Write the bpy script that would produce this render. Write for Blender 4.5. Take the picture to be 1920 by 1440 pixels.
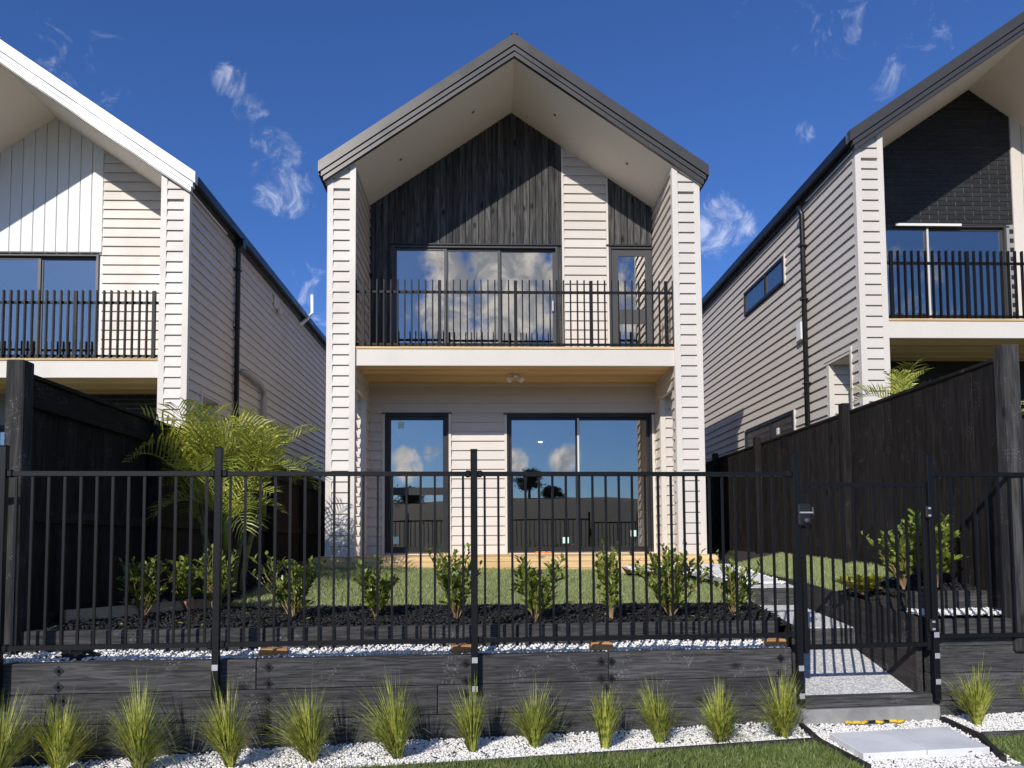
import bpy, bmesh, math, random
import numpy as np
from mathutils import Vector, Matrix
random.seed(7); np.random.seed(7)
for o in list(bpy.data.objects): bpy.data.objects.remove(o)
scene = bpy.context.scene
COL = scene.collection
rad = math.radians

# ------------------------------------------------------------------ camera
F, CX, CY, ZC = 1380., 960., 939., 1.45          # focal length and principal point of the 1920x1440 photograph, eye height
PITCH, YAW, ROLL = rad(3.15), rad(1.9), rad(0.38)
def basis():
    f = Vector((math.sin(YAW), math.cos(YAW), 0)); r = Vector((math.cos(YAW), -math.sin(YAW), 0)); u = Vector((0, 0, 1))
    f2 = f*math.cos(PITCH)+u*math.sin(PITCH); u2 = u*math.cos(PITCH)-f*math.sin(PITCH)
    return r*math.cos(ROLL)-u2*math.sin(ROLL), f2, u2*math.cos(ROLL)+r*math.sin(ROLL)
CR, CF, CU = basis(); CAM = Vector((0, 0, ZC))
cam = bpy.data.cameras.new('camera'); cam_o = bpy.data.objects.new('camera', cam); COL.objects.link(cam_o)
cam.sensor_width = 36; cam.lens = F/1920*36; cam.shift_y = (CY-720)/1920; cam.clip_start = .05; cam.clip_end = 6000
M = Matrix((CR, CU, -CF)).transposed().to_4x4(); M.translation = CAM; cam_o.matrix_world = M
scene.camera = cam_o
def ray(x, y): return CF+CR*((x-CX)/F)-CU*((y-CY)/F)
def on(x, y, X=None, Y=None, Z=None):
    d = ray(x, y); t = X/d.x if X is not None else Y/d.y if Y is not None else (Z-ZC)/d.z
    return CAM+d*t

# ------------------------------------------------------------------ sun, sky, exposure
SUNV = Vector((.45, 1, -.625)).normalized()
ELEV = math.asin(-SUNV.z); AZ = math.atan2(-SUNV.x, -SUNV.y)
sl = bpy.data.lights.new('sun', 'SUN'); so = bpy.data.objects.new('sun', sl); COL.objects.link(so)
sl.energy = 3.2; sl.angle = rad(.53); sl.color = (1, .955, .89)
so.rotation_euler = SUNV.to_track_quat('-Z', 'Y').to_euler(); so.location = (-20, -40, 30)
scene.view_settings.view_transform = 'Standard'; scene.view_settings.look = 'None'
scene.view_settings.exposure = 0.46; scene.view_settings.gamma = 1

class NT:
    "small node-tree helper"
    def __init__(s, nt): s.nt = nt
    def n(s, t, **k):
        nd = s.nt.nodes.new(t)
        for a, v in k.items():
            if a == 'I':
                for i, x in v.items(): nd.inputs[i].default_value = x
            else: setattr(nd, a, v)
        return nd
    def l(s, a, b): s.nt.links.new(a, b)
    def math(s, op, a, b=None, clamp=False):
        nd = s.n('ShaderNodeMath', operation=op, use_clamp=clamp)
        for i, v in enumerate((a, b)):
            if v is None: continue
            if isinstance(v, (int, float)): nd.inputs[i].default_value = v
            else: s.l(v, nd.inputs[i])
        return nd.outputs[0]
    def mix(s, fac, a, b, blend='MIX'):
        nd = s.n('ShaderNodeMix', data_type='RGBA', blend_type=blend)
        for sock, v in ((nd.inputs[0], fac), (nd.inputs[6], a), (nd.inputs[7], b)):
            if isinstance(v, (int, float)): sock.default_value = v
            elif isinstance(v, (tuple, list)): sock.default_value = (*v[:3], 1)
            else: s.l(v, sock)
        return nd.outputs[2]
    def rng(s, v, a, b, c, d, t='SMOOTHSTEP'):
        nd = s.n('ShaderNodeMapRange', interpolation_type=t)
        s.l(v, nd.inputs[0])
        for i, x in zip((1, 2, 3, 4), (a, b, c, d)): nd.inputs[i].default_value = x
        return nd.outputs[0]
    def noise(s, vec, scale, detail=4, rough=.55, dist=0., col=False):
        nd = s.n('ShaderNodeTexNoise'); nd.inputs['Scale'].default_value = scale; nd.inputs['Detail'].default_value = detail
        nd.inputs['Roughness'].default_value = rough; nd.inputs['Distortion'].default_value = dist
        if vec is not None: s.l(vec, nd.inputs['Vector'])
        return nd.outputs[1 if col else 0]
    def vmath(s, op, a, b=None):
        nd = s.n('ShaderNodeVectorMath', operation=op)
        for i, v in enumerate((a, b)):
            if v is None: continue
            if isinstance(v, (tuple, list, Vector)): nd.inputs[i].default_value = tuple(v)
            else: s.l(v, nd.inputs[i])
        return nd
world = bpy.data.worlds.new('World'); scene.world = world; world.use_nodes = True
wn = NT(world.node_tree); world.node_tree.nodes.clear()
sky = wn.n('ShaderNodeTexSky', sky_type='NISHITA', sun_disc=False, sun_elevation=ELEV, sun_rotation=AZ, altitude=50, air_density=1.0, dust_density=.25, ozone_density=3.0)
tc = wn.n('ShaderNodeTexCoord'); DIR = tc.outputs['Generated']
fine = wn.noise(DIR, 22, 6, .66, .9); broad = wn.noise(DIR, 13, 6, .60, .25)
def pixdir(x, y, mirror=False):
    d = ray(x, y).normalized()
    return Vector((d.x, -d.y, d.z)) if mirror else d
def clouds(lst, mirror):
    tot = None
    for x, y, r, a in lst:
        d = wn.vmath('DOT_PRODUCT', DIR, tuple(pixdir(x, y, mirror))).outputs['Value']
        m = wn.rng(d, math.cos(rad(r)), 1, 0, a)
        tot = m if tot is None else wn.math('MAXIMUM', tot, m)
    return tot
# thin wisps over the roofs: a weak mask lifts the noise just above its threshold
w1 = clouds(((437, 155, 1.7, .85), (470, 210, 1.9, .85), (500, 250, 1.8, .8), (532, 285, 2.0, 1), (525, 352, 3.0, .9), (1350, 425, 3.2, .9), (1455, 25, 3.6, .42), (1590, 20, 4, .38), (1690, 120, 3, .38), (1505, 250, 1.2, .6), (150, 125, 5, .38), (600, 570, 4, .5), (1800, 20, 4, .36)), False)
wisp = wn.math('MULTIPLY', wn.rng(wn.math('ADD', fine, wn.math('MULTIPLY', w1, .32)), .64, 1.0, 0, 1), wn.rng(w1, 0, .5, 0, 1))
# heaped clouds behind the photographer, seen mirrored in the glazing
w2 = clouds(((890, 605, 8, 1), (1010, 560, 5, .9), (820, 495, 3.6, .95), (765, 872, 1.9, .95), (815, 852, 1.5, .95), (965, 864, 1.7, .95), (1062, 862, 2.0, .95)), True)
sx = wn.n('ShaderNodeSeparateXYZ'); wn.l(DIR, sx.inputs[0])
band = wn.math('MULTIPLY', wn.rng(sx.outputs[1], -.15, -.45, 0, 1), wn.math('MULTIPLY', wn.rng(sx.outputs[2], .16, .32, 0, 1), wn.rng(sx.outputs[2], .75, .45, 0, 1)))  # wider cloud cover added out of view to brighten the shaded fronts
w2 = wn.math('MAXIMUM', w2, wn.math('MULTIPLY', band, wn.rng(wn.noise(DIR, 2.6, 2, .5), .40, .62, 0, .8)))
puff = wn.math('MULTIPLY', wn.rng(wn.math('ADD', broad, wn.math('MULTIPLY', w2, .27)), .62, .78, 0, 1), wn.rng(w2, 0, .25, 0, 1))
wm = wn.math('MAXIMUM', wn.math('MULTIPLY', wisp, .38), puff)
sk2 = wn.mix(1.0, sky.outputs[0], (.395, .61, 1.02), 'MULTIPLY')
cc = wn.mix(wn.rng(fine, .38, .62, 0, 1), (4.6, 5.1, 6.0), (11.5, 11.5, 11.4))
skyc = wn.mix(wn.math('MULTIPLY', wm, .92), sk2, cc)
bg = wn.n('ShaderNodeBackground'); bg.inputs[1].default_value = .095; wn.l(skyc, bg.inputs[0])
wo = wn.n('ShaderNodeOutputWorld'); wn.l(bg.outputs[0], wo.inputs[0])
# ------------------------------------------------------------------ materials
MATS = {}
def newmat(name):
    m = bpy.data.materials.new(name); m.use_nodes = True; t = NT(m.node_tree); m.node_tree.nodes.clear()
    b = t.n('ShaderNodeBsdfPrincipled'); o = t.n('ShaderNodeOutputMaterial'); t.l(b.outputs[0], o.inputs[0]); MATS[name] = m
    return m, t, b, o
def coords(t, obj=True, scale=(1, 1, 1)):
    tc = t.n('ShaderNodeTexCoord'); oi = t.n('ShaderNodeObjectInfo')
    off = t.vmath('SCALE', (17.3, 9.1, 5.7)); t.l(oi.outputs['Random'], off.inputs[3])
    src = tc.outputs['Object'] if obj else t.n('ShaderNodeNewGeometry').outputs['Position']
    v = t.vmath('ADD', src, off.outputs[0]) if obj else None
    return t.vmath('MULTIPLY', v.outputs[0] if obj else src, scale).outputs[0], oi.outputs['Random']
def bump(t, b, h, strength=.3, dist=.004):
    bp = t.n('ShaderNodeBump'); bp.inputs['Strength'].default_value = strength; bp.inputs['Distance'].default_value = dist
    t.l(h, bp.inputs['Height']); t.l(bp.outputs[0], b.inputs['Normal'])
def paint(name, c, rough=.55, var=.06, grain=None, dirt=.12, bs=.12, spec=.4, metal=0.):
    "painted surface: faint streaks, a little dirt, each piece a shade of its own"
    m, t, b, o = newmat(name)
    ax = {None: (1, 1, 1), 'x': (.05, 1, 1), 'y': (1, .05, 1), 'z': (1, 1, .05)}[grain]
    v, r = coords(t, True, ax); v2, _ = coords(t, False)
    g = t.noise(v, 60 if grain else 25, 5, .6); d = t.noise(v2, 1.7, 6, .62)
    col = t.mix(1, c, t.mix(r, tuple([1-var]*3), tuple([1+var]*3)), 'MULTIPLY')
    col = t.mix(t.rng(g, .35, .7, 0, .10), col, tuple(x*.7 for x in c))
    col = t.mix(t.rng(d, .42, .75, 0, dirt), col, (c[0]*.6, c[1]*.56, c[2]*.5))
    t.l(col, b.inputs['Base Color']); b.inputs['Roughness'].default_value = rough; b.inputs['Metallic'].default_value = metal
    b.inputs['Specular IOR Level'].default_value = spec
    t.l(t.rng(d, .3, .7, rough-.08, rough+.1, 'LINEAR'), b.inputs['Roughness'])
    bump(t, b, g, bs, .002)
    return m
def timber(name, dark, light, axis='x', rough=.75, marks=0., markc=(.4, .38, .35), spec=.10, knots=True, gs=1., var=.2):
    m, t, b, o = newmat(name)
    ax = {'x': (.06, 1, 1), 'y': (1, .06, 1), 'z': (1, 1, .06)}[axis]
    v, r = coords(t, True, ax); vf, _ = coords(t, True)
    kn = t.noise(vf, 2.6, 2, .5)
    w = t.n('ShaderNodeTexNoise'); t.l(v, w.inputs['Vector']); w.inputs['Scale'].default_value = 38*gs; w.inputs['Detail'].default_value = 7; w.inputs['Roughness'].default_value = .65
    w.inputs['Distortion'].default_value = .8
    f = t.rng(w.outputs[0], .3, .72, 0, 1)
    big = t.noise(v, 7*gs, 3, .5, 1.5)
    col = t.mix(f, dark, light)
    col = t.mix(t.rng(big, .35, .65, 0, .38), col, dark)
    if knots: 
        vo = t.n('ShaderNodeTexVoronoi'); t.l(t.vmath('MULTIPLY', vf, {'x': (.5, 1, 1), 'y': (1, .5, 1), 'z': (1, 1, .5)}[axis]).outputs[0], vo.inputs['Vector']); vo.inputs['Scale'].default_value = 4.5
        col = t.mix(t.rng(vo.outputs['Distance'], .05, .19, .85, 0), col, tuple(x*.35 for x in dark))
    col = t.mix(1, col, t.mix(r, (1-var,)*3, (1+var, 1+var*.96, 1+var*.9)), 'MULTIPLY')
    if marks:
        mk = t.math('MULTIPLY', t.rng(t.noise(vf, 5, 3, .5), .55, .68, 0, 1), t.rng(t.noise(vf, 60, 4, .7), .52, .66, 0, 1))
        col = t.mix(t.math('MULTIPLY', mk, marks), col, markc)
    t.l(col, b.inputs['Base Color']); b.inputs['Roughness'].default_value = rough; b.inputs['Specular IOR Level'].default_value = spec
    bump(t, b, w.outputs[0], .5, .003)
    return m
def leafmat(name, c1, c2, trans=.35, rough=.45, scale=9):
    m, t, b, o = newmat(name)
    v, r = coords(t, False)
    n = t.noise(v, scale, 3, .6)
    col = t.mix(t.rng(n, .32, .68, 0, 1), c1, c2)
    col = t.mix(1, col, t.mix(r, (.85, .87, .85), (1.15, 1.12, 1.1)), 'MULTIPLY')
    if 'grass' in name: col = t.mix(t.rng(t.noise(v, 2.2, 4, .6), .48, .72, 0, .55), col, (c2[0]*1.05, c2[1]*.86, c2[2]*.7))
    t.l(col, b.inputs['Base Color']); b.inputs['Roughness'].default_value = rough; b.inputs['Specular IOR Level'].default_value = .4
    tr = t.n('ShaderNodeBsdfTranslucent'); t.l(t.mix(1, col, (1.25, 1.2, .6), 'MULTIPLY'), tr.inputs[0])
    mx = t.n('ShaderNodeMixShader'); mx.inputs[0].default_value = trans; t.l(b.outputs[0], mx.inputs[1]); t.l(tr.outputs[0], mx.inputs[2]); t.l(mx.outputs[0], o.inputs[0])
    return m
def concrete(name, c, rough=.8, speck=.0, bs=.3, stain=.25):
    m, t, b, o = newmat(name)
    v, r = coords(t, False)
    d = t.noise(v, 2.2, 7, .65); f = t.noise(v, 90, 3, .7)
    col = t.mix(t.rng(d, .35, .7, 0, stain), c, tuple(x*.55 for x in c))
    col = t.mix(1, col, t.mix(r, (.95, .95, .95), (1.05, 1.05, 1.05)), 'MULTIPLY')
    if speck:
        vo = t.n('ShaderNodeTexVoronoi'); vo.inputs['Scale'].default_value = 85; t.l(v, vo.inputs['Vector'])
        sep = t.n('ShaderNodeSeparateColor'); t.l(vo.outputs['Color'], sep.inputs[0])
        col = t.mix(speck, col, t.mix(1, col, t.mix(t.rng(sep.outputs[0], .1, .9, 0, 1), (.35, .35, .38), (1.6, 1.6, 1.6)), 'MULTIPLY'))
    t.l(col, b.inputs['Base Color']); b.inputs['Roughness'].default_value = rough
    bump(t, b, f, bs, .003)
    return m
CREAM = (.615, .560, .498)
paint('boards_x', CREAM, .5, .035, 'x'); paint('boards_y', CREAM, .5, .035, 'y'); paint('trim_cream', (.665, .61, .538), .5, .03)
paint('soffit_paint', (.86, .81, .74), .6, .01, None, .05, .05)
paint('white_boards', (.76, .76, .74), .5, .03, 'z', .06); paint('white_barge', (.76, .76, .76), .4, .02)
paint('interior', (.55, .55, .54), .7, .02, None, .03); paint('interior_floor', (.32, .25, .18), .5, .05)
timber('black_clad', (.026, .0255, .025), (.135, .13, .124), 'z', .75, knots=True, gs=.9, var=.3)
timber('sleeper', (.026, .0255, .0258), (.108, .106, .106), 'x', .85, .35, (.42, .41, .40), gs=1.7)
timber('sleeper_y', (.026, .024, .023), (.060, .055, .052), 'y', .85, .6, (.42, .41, .40))
timber('fence_stain', (.009, .0082, .008), (.034, .029, .027), 'z', .75, .35, (.22, .2, .19))
timber('post_stain', (.022, .021, .021), (.085, .082, .08), 'z', .75, .5, (.3, .29, .28))
timber('fence_rail', (.012, .011, .010), (.030, .027, .025), 'y', .75, .3)
timber('deck_pine', (.56, .37, .17), (.74, .54, .29), 'x', .65, knots=True, gs=.7); timber('soffit_pine', (.58, .39, .19), (.74, .53, .28), 'x', .6, knots=False, gs=.6)
timber('raw_wood', (.42, .20, .075), (.60, .36, .16), 'x', .75, gs=1.5); timber('bed_pine', (.52, .36, .19), (.70, .53, .32), 'y', .7)
paint('roof_metal', (.060, .056, .052), .36, .02, None, .15, .05, .5, .2); paint('gutter_black', (.012, .012, .012), .35, .02, None, .05, .05)
paint('joinery', (.055, .055, .056), .42, .03, None, .05, .05); paint('joinery_black', (.014, .014, .015), .4, .03, None, .05, .05)
paint('metal_black', (.0055, .006, .0075), .48, .05, None, .15, .06, .22); paint('galv', (.52, .52, .53), .45, .05, None, .25, .1, .5, .5)
paint('alu_light', (.62, .61, .58), .4, .02); paint('white_plastic', (.78, .78, .77), .45, .02); paint('grey_wrap', (.40, .36, .33), .5, .02)
paint('sticker', (.55, .80, .76), .6, .05); paint('sticker_white', (.8, .8, .8), .6, .05)
paint('brick_black', (.018, .018, .019), .6, .28, None, .25, .5); paint('mortar', (.30, .29, .28), .9, .02, None, .1, .4)
paint('orange_strap', (.85, .22, .05), .55, .02); paint('yellow_rope', (.75, .48, .02), .6, .1); paint('green_lid', (.20, .36, .30), .5, .02, None, .1)
paint('terracotta', (.62, .25, .17), .7, .05); paint('black_plastic', (.010, .010, .010), .3, .05); paint('seat_bark', (.03, .027, .025), .9, .05)
concrete('aggregate', (.64, .63, .60), .85, .5, .5); concrete('paver', (.76, .755, .73), .75, 0, .15, .38); concrete('kerb_concrete', (.34, .335, .32), .85, 0, .3, .95)
concrete('footpath', (.52, .51, .49), .85, 0, .2); concrete('asphalt', (.09, .09, .09), .9, .4, .4)
leafmat('grass_lawn', (.20, .27, .10), (.44, .48, .25), .35, .45, 30); leafmat('grass_verge', (.085, .14, .03), (.24, .29, .10), .3, .45, 22); leafmat('tuft_green', (.12, .17, .025), (.50, .50, .10), .18, .45, 30)
leafmat('palm_leaf', (.25, .31, .045), (.62, .60, .13), .16, .34, 9); leafmat('palm_dark', (.10, .15, .022), (.30, .33, .05), .16, .4, 7)
leafmat('shrub_leaf', (.10, .17, .03), (.36, .41, .085), .28, .3, 25); leafmat('shrub_yellow', (.28, .30, .03), (.40, .36, .06), .35, .4, 20)
leafmat('far_leaf', (.025, .04, .015), (.06, .085, .03), .1, .7, 2)
timber('stem', (.16, .10, .05), (.36, .26, .15), 'z', .8, knots=False); timber('palm_trunk', (.10, .085, .03), (.30, .27, .12), 'x', .7, knots=False, gs=.5)
def simple(name, fn): m, t, b, o = newmat(name); fn(t, b, o)
def f_gravel(t, b, o):
    v, r = coords(t, False); n = t.noise(v, 60, 3, .6)
    t.l(t.mix(t.rng(n, .35, .65, 0, 1), (.62, .59, .54), (.93, .91, .87)), b.inputs['Base Color']); b.inputs['Roughness'].default_value = .75
simple('pebble', f_gravel)
def f_mulch(t, b, o):
    v, r = coords(t, False); n = t.noise(v, 45, 4, .65)
    t.l(t.mix(t.rng(n, .35, .7, 0, 1), (.006, .006, .006), (.034, .032, .031)), b.inputs['Base Color']); b.inputs['Roughness'].default_value = .8
simple('mulch_chip', f_mulch)
def f_soil(t, b, o):
    v, r = coords(t, False); n = t.noise(v, 12, 6, .65)
    t.l(t.mix(n, (.012, .011, .009), (.04, .033, .025)), b.inputs['Base Color']); b.inputs['Roughness'].default_value = .95
    bump(t, b, n, .8, .03)
simple('soil', f_soil)
def f_turf(t, b, o):
    v, r = coords(t, False); n = t.noise(v, 40, 6, .7); n2 = t.noise(v, 1.5, 4, .6)
    c = t.mix(t.rng(n, .3, .7, 0, 1), (.06, .08, .035), (.14, .17, .08))
    t.l(t.mix(t.rng(n2, .4, .7, 0, .5), c, (.07, .085, .03)), b.inputs['Base Color']); b.inputs['Roughness'].default_value = .9; bump(t, b, n, .7, .02)
simple('turf', f_turf)
def f_hill(t, b, o):
    v, r = coords(t, False); n = t.noise(v, .12, 8, .65); n2 = t.noise(v, 1.3, 5, .7)
    c = t.mix(t.rng(n, .35, .65, 0, 1), (.050, .045, .028), (.030, .040, .016))
    t.l(t.mix(t.rng(n2, .4, .7, 0, .6), c, (.02, .018, .014)), b.inputs['Base Color']); b.inputs['Roughness'].default_value = 1
simple('hillside', f_hill)
def f_glass(t, b, o):
    tr = t.n('ShaderNodeBsdfTransparent'); tr.inputs[0].default_value = (.82, .86, .88, 1)
    g = t.n('ShaderNodeBsdfGlossy'); g.inputs['Roughness'].default_value = .0; g.inputs[0].default_value = (.96, .87, .78, 1)
    v, r = coords(t, False); bp = t.n('ShaderNodeBump'); bp.inputs['Strength'].default_value = .02; bp.inputs['Distance'].default_value = .02
    t.l(t.noise(v, 1.6, 1, .4), bp.inputs['Height']); t.l(bp.outputs[0], g.inputs['Normal'])
    lw = t.n('ShaderNodeFresnel'); lw.inputs[0].default_value = 1.5
    fac = t.math('ADD', t.math('MULTIPLY', lw.outputs[0], .6), .25, True)
    mx = t.n('ShaderNodeMixShader'); t.l(fac, mx.inputs[0]); t.l(tr.outputs[0], mx.inputs[1]); t.l(g.outputs[0], mx.inputs[2]); t.l(mx.outputs[0], o.inputs[0])
simple('glass', f_glass)
def f_lamp(t, b, o):
    e = t.n('ShaderNodeEmission'); e.inputs[1].default_value = 14; t.l(e.outputs[0], o.inputs[0])
simple('lamp_on', f_lamp)

# ------------------------------------------------------------------ geometry helpers
WL = {}
def put(name, me, parent=None, loc=(0, 0, 0), mat=None, local=False, rot=None):
    "link one object; loc is a world position unless local (then in the parent's own axes)"
    o = bpy.data.objects.new(name, me); COL.objects.link(o)
    if mat and me is not None and not me.materials: me.materials.append(MATS[mat])
    loc = Vector(loc)
    if parent is not None:
        o.parent = parent; o.location = loc if local else loc-WL.get(parent.name, Vector())
    else: o.location = loc
    WL[o.name] = loc if not local else Vector()
    if rot is not None: o.rotation_euler = rot
    return o
def tag(o, label=None, cat=None, group=None, kind=None):
    for k, v in (('label', label), ('category', cat), ('group', group), ('kind', kind)):
        if v: o[k] = v
    return o
def thing(name, label, cat, loc=(0, 0, 0), group=None, rotz=0):
    o = put(name, None, None, loc); o.rotation_euler = (0, 0, rotz); o.empty_display_size = .2
    return tag(o, label, cat, group)
def mesh_from(verts, faces, name='m', smooth=False):
    me = bpy.data.meshes.new(name); me.from_pydata([tuple(v) for v in verts], [], faces)
    bm = bmesh.new(); bm.from_mesh(me); bmesh.ops.recalc_face_normals(bm, faces=bm.faces); bm.to_mesh(me); bm.free()
    if smooth: me.shade_smooth()
    return me
def mesh_np(v, f, name='m', smooth=False):
    "fast mesh from arrays; f is (n,3) or (n,4)"
    me = bpy.data.meshes.new(name); n, k = f.shape
    me.vertices.add(len(v)); me.vertices.foreach_set('co', np.ascontiguousarray(v, dtype=np.float32).ravel())
    me.loops.add(n*k); me.loops.foreach_set('vertex_index', np.ascontiguousarray(f, dtype=np.int32).ravel())
    me.polygons.add(n); me.polygons.foreach_set('loop_start', np.arange(0, n*k, k, dtype=np.int32))
    try: me.polygons.foreach_set('loop_total', np.full(n, k, dtype=np.int32))
    except Exception: pass
    me.update(calc_edges=True); me.validate()
    if smooth: me.shade_smooth()
    return me
BOXF = [(0, 3, 2, 1), (4, 5, 6, 7), (0, 1, 5, 4), (1, 2, 6, 5), (2, 3, 7, 6), (3, 0, 4, 7)]
CACHE = {}
def boxmesh(dx, dy, dz, mat, bev=0):
    key = ('b', round(dx, 4), round(dy, 4), round(dz, 4), mat, bev)
    if key in CACHE: return CACHE[key]
    x, y = dx/2, dy/2
    v = [(-x, -y, 0), (x, -y, 0), (x, y, 0), (-x, y, 0), (-x, -y, dz), (x, -y, dz), (x, y, dz), (-x, y, dz)]
    me = bpy.data.meshes.new('box'); me.from_pydata(v, [], BOXF)
    if bev:
        bm = bmesh.new(); bm.from_mesh(me); bmesh.ops.bevel(bm, geom=bm.edges[:], offset=bev, segments=1, affect='EDGES'); bm.to_mesh(me); bm.free()
    me.materials.append(MATS[mat]); CACHE[key] = me
    return me
def box(name, x0, x1, y0, y1, z0, z1, mat, parent=None, bev=0, local=False, rot=None):
    return put(name, boxmesh(abs(x1-x0), abs(y1-y0), abs(z1-z0), mat, bev), parent, ((x0+x1)/2, (y0+y1)/2, min(z0, z1)), local=local, rot=rot)
def boxes_mesh(bs):
    v, f = [], []
    for x0, x1, y0, y1, z0, z1 in bs:
        k = len(v); v += [(x0, y0, z0), (x1, y0, z0), (x1, y1, z0), (x0, y1, z0), (x0, y0, z1), (x1, y0, z1), (x1, y1, z1), (x0, y1, z1)]
        f += [tuple(i+k for i in q) for q in BOXF]
    return v, f
def prism(poly, axis, a0, a1):
    "polygon in the two other axes, extruded along axis"
    n = len(poly); v = []
    for a in (a0, a1):
        for p, q in poly: v.append({'x': (a, p, q), 'y': (p, a, q), 'z': (p, q, a)}[axis])
    f = [tuple(range(n)), tuple(range(n, 2*n))]+[(i, (i+1) % n, n+(i+1) % n, n+i) for i in range(n)]
    return v, f
def rel(v, loc): return [(p[0]-loc[0], p[1]-loc[1], p[2]-loc[2]) for p in v]
def solid(name, vf, mat, parent=None, smooth=False, local=False):
    v, f = vf; c = [(min(p[i] for p in v)+max(p[i] for p in v))/2 for i in range(3)]; c[2] = min(p[2] for p in v)
    return put(name, mesh_from(rel(v, c), f, name, smooth), parent, c, mat, local)
def tubev(pts, rads, seg=8, cap=True):
    v, f = [], []; pts = [Vector(p) for p in pts]
    for i, p in enumerate(pts):
        d = (pts[min(i+1, len(pts)-1)]-pts[max(i-1, 0)]).normalized()
        a = d.cross(Vector((0, 0, 1)) if abs(d.z) < .9 else Vector((1, 0, 0))).normalized(); b = d.cross(a)
        r = rads[i] if isinstance(rads, (list, tuple)) else rads
        for k in range(seg):
            t = 2*math.pi*k/seg; v.append(tuple(p+a*(r*math.cos(t))+b*(r*math.sin(t))))
    for i in range(len(pts)-1):
        for k in range(seg): f.append((i*seg+k, i*seg+(k+1) % seg, (i+1)*seg+(k+1) % seg, (i+1)*seg+k))
    if cap: f += [tuple(range(seg)), tuple(range((len(pts)-1)*seg, len(pts)*seg))]
    return v, f
def tube(name, pts, r, mat, parent=None, seg=8, local=False): return solid(name, tubev(pts, r, seg), mat, parent, True, local)
def merge(parts):
    v, f = [], []
    for a, b in parts:
        k = len(v); v += list(a); f += [tuple(i+k for i in q) for q in b]
    return v, f
def clip_mesh(me, planes):
    "cut a mesh by (point, normal) planes, dropping what lies on the normal's side"
    bm = bmesh.new(); bm.from_mesh(me)
    for co, no in planes:
        r = bmesh.ops.bisect_plane(bm, geom=bm.verts[:]+bm.edges[:]+bm.faces[:], plane_co=co, plane_no=no, clear_outer=True)
        ed = [e for e in r['geom_cut'] if isinstance(e, bmesh.types.BMEdge)]
        if ed: bmesh.ops.holes_fill(bm, edges=ed)
    bm.to_mesh(me); bm.free(); return len(me.polygons)

# weatherboards -------------------------------------------------------------
EXPO = .1535
PROF = [(-.012, .004), (.022, .004), (.040, 0), (.040, .006), (.012, .166), (-.012, .166)]
def board_vf(L, D, N):
    D, N = Vector(D), Vector(N); v = []
    for a in (0, L):
        for n, z in PROF: v.append(tuple(D*a+N*n+Vector((0, 0, z))))
    k = len(PROF)
    return v, [tuple(range(k)), tuple(range(k, 2*k))]+[(i, (i+1) % k, k+(i+1) % k, k+i) for i in range(k)]
def clad(parent, axis, plane, nsign, a0, a1, z0, z1, zbase, openings=(), planes=None, joined=False, name='weatherboard'):
    "rows of weatherboards on a wall: axis 'x' runs along X at Y=plane, 'y' along Y at X=plane; nsign is the outward sign"
    D, N = ((1, 0, 0), (0, nsign, 0)) if axis == 'x' else ((0, 1, 0), (nsign, 0, 0))
    mat = 'boards_'+axis; parts = []
    k = math.floor((z0-zbase)/EXPO+1e-6); 
    while zbase+k*EXPO < z1-.01:
        z = zbase+k*EXPO; k += 1
        segs = [(a0, a1)]
        for o0, o1, oz0, oz1 in openings:
            if z+EXPO*.5 > oz0 and z+EXPO*.5 < oz1:
                ns = []
                for s0, s1 in segs:
                    if o1 <= s0 or o0 >= s1: ns.append((s0, s1)); continue
                    if o0 > s0+.01: ns.append((s0, o0))
                    if o1 < s1-.01: ns.append((o1, s1))
                segs = ns
        if not joined:
            ns = []
            for s0, s1 in segs:
                while s1-s0 > 5.2:
                    c_ = s0+random.uniform(2.2, 4.8); ns.append((s0, c_-.0015)); s0 = c_+.0015
                ns.append((s0, s1))
            segs = ns
        for s0, s1 in segs:
            loc = (s0, plane, z) if axis == 'x' else (plane, s0, z)
            if joined:
                v, f = board_vf(s1-s0, D, N); parts.append(([(p[0]+loc[0], p[1]+loc[1], p[2]+loc[2]) for p in v], f)); continue
            need = z+.17 > z1 or planes
            key = ('wb', axis, nsign, round(s1-s0, 3))
            if need:
                me = mesh_from(*board_vf(s1-s0, D, N), 'weatherboard'); me.materials.append(MATS[mat])
                pl = [(Vector(c)-Vector(loc), n) for c, n in (planes or [])]
                if z+.17 > z1: pl.append((Vector((0, 0, z1-z)), (0, 0, 1)))
                if not clip_mesh(me, pl): continue
            else:
                if key not in CACHE:
                    CACHE[key] = mesh_from(*board_vf(s1-s0, D, N), 'weatherboard'); CACHE[key].materials.append(MATS[mat])
                me = CACHE[key]
            put(name, me, parent, loc)
    if joined and parts:
        o = solid('weatherboard_cladding', merge(parts), mat, parent); o['kind'] = 'stuff'
def wall_boxes(x0, x1, z0, z1, openings):
    xs = sorted({x0, x1, *[v for o in openings for v in o[:2]]}); zs = sorted({z0, z1, *[v for o in openings for v in o[2:]]}); out = []
    for i in range(len(xs)-1):
        run = None
        for j in range(len(zs)-1):
            cx, cz = (xs[i]+xs[i+1])/2, (zs[j]+zs[j+1])/2
            hole = any(o[0] < cx < o[1] and o[2] < cz < o[3] for o in openings)
            if hole:
                if run: out.append(run); run = None
            else: run = (xs[i], xs[i+1], run[2] if run else zs[j], zs[j+1])
        if run: out.append(run)
    return out

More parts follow.
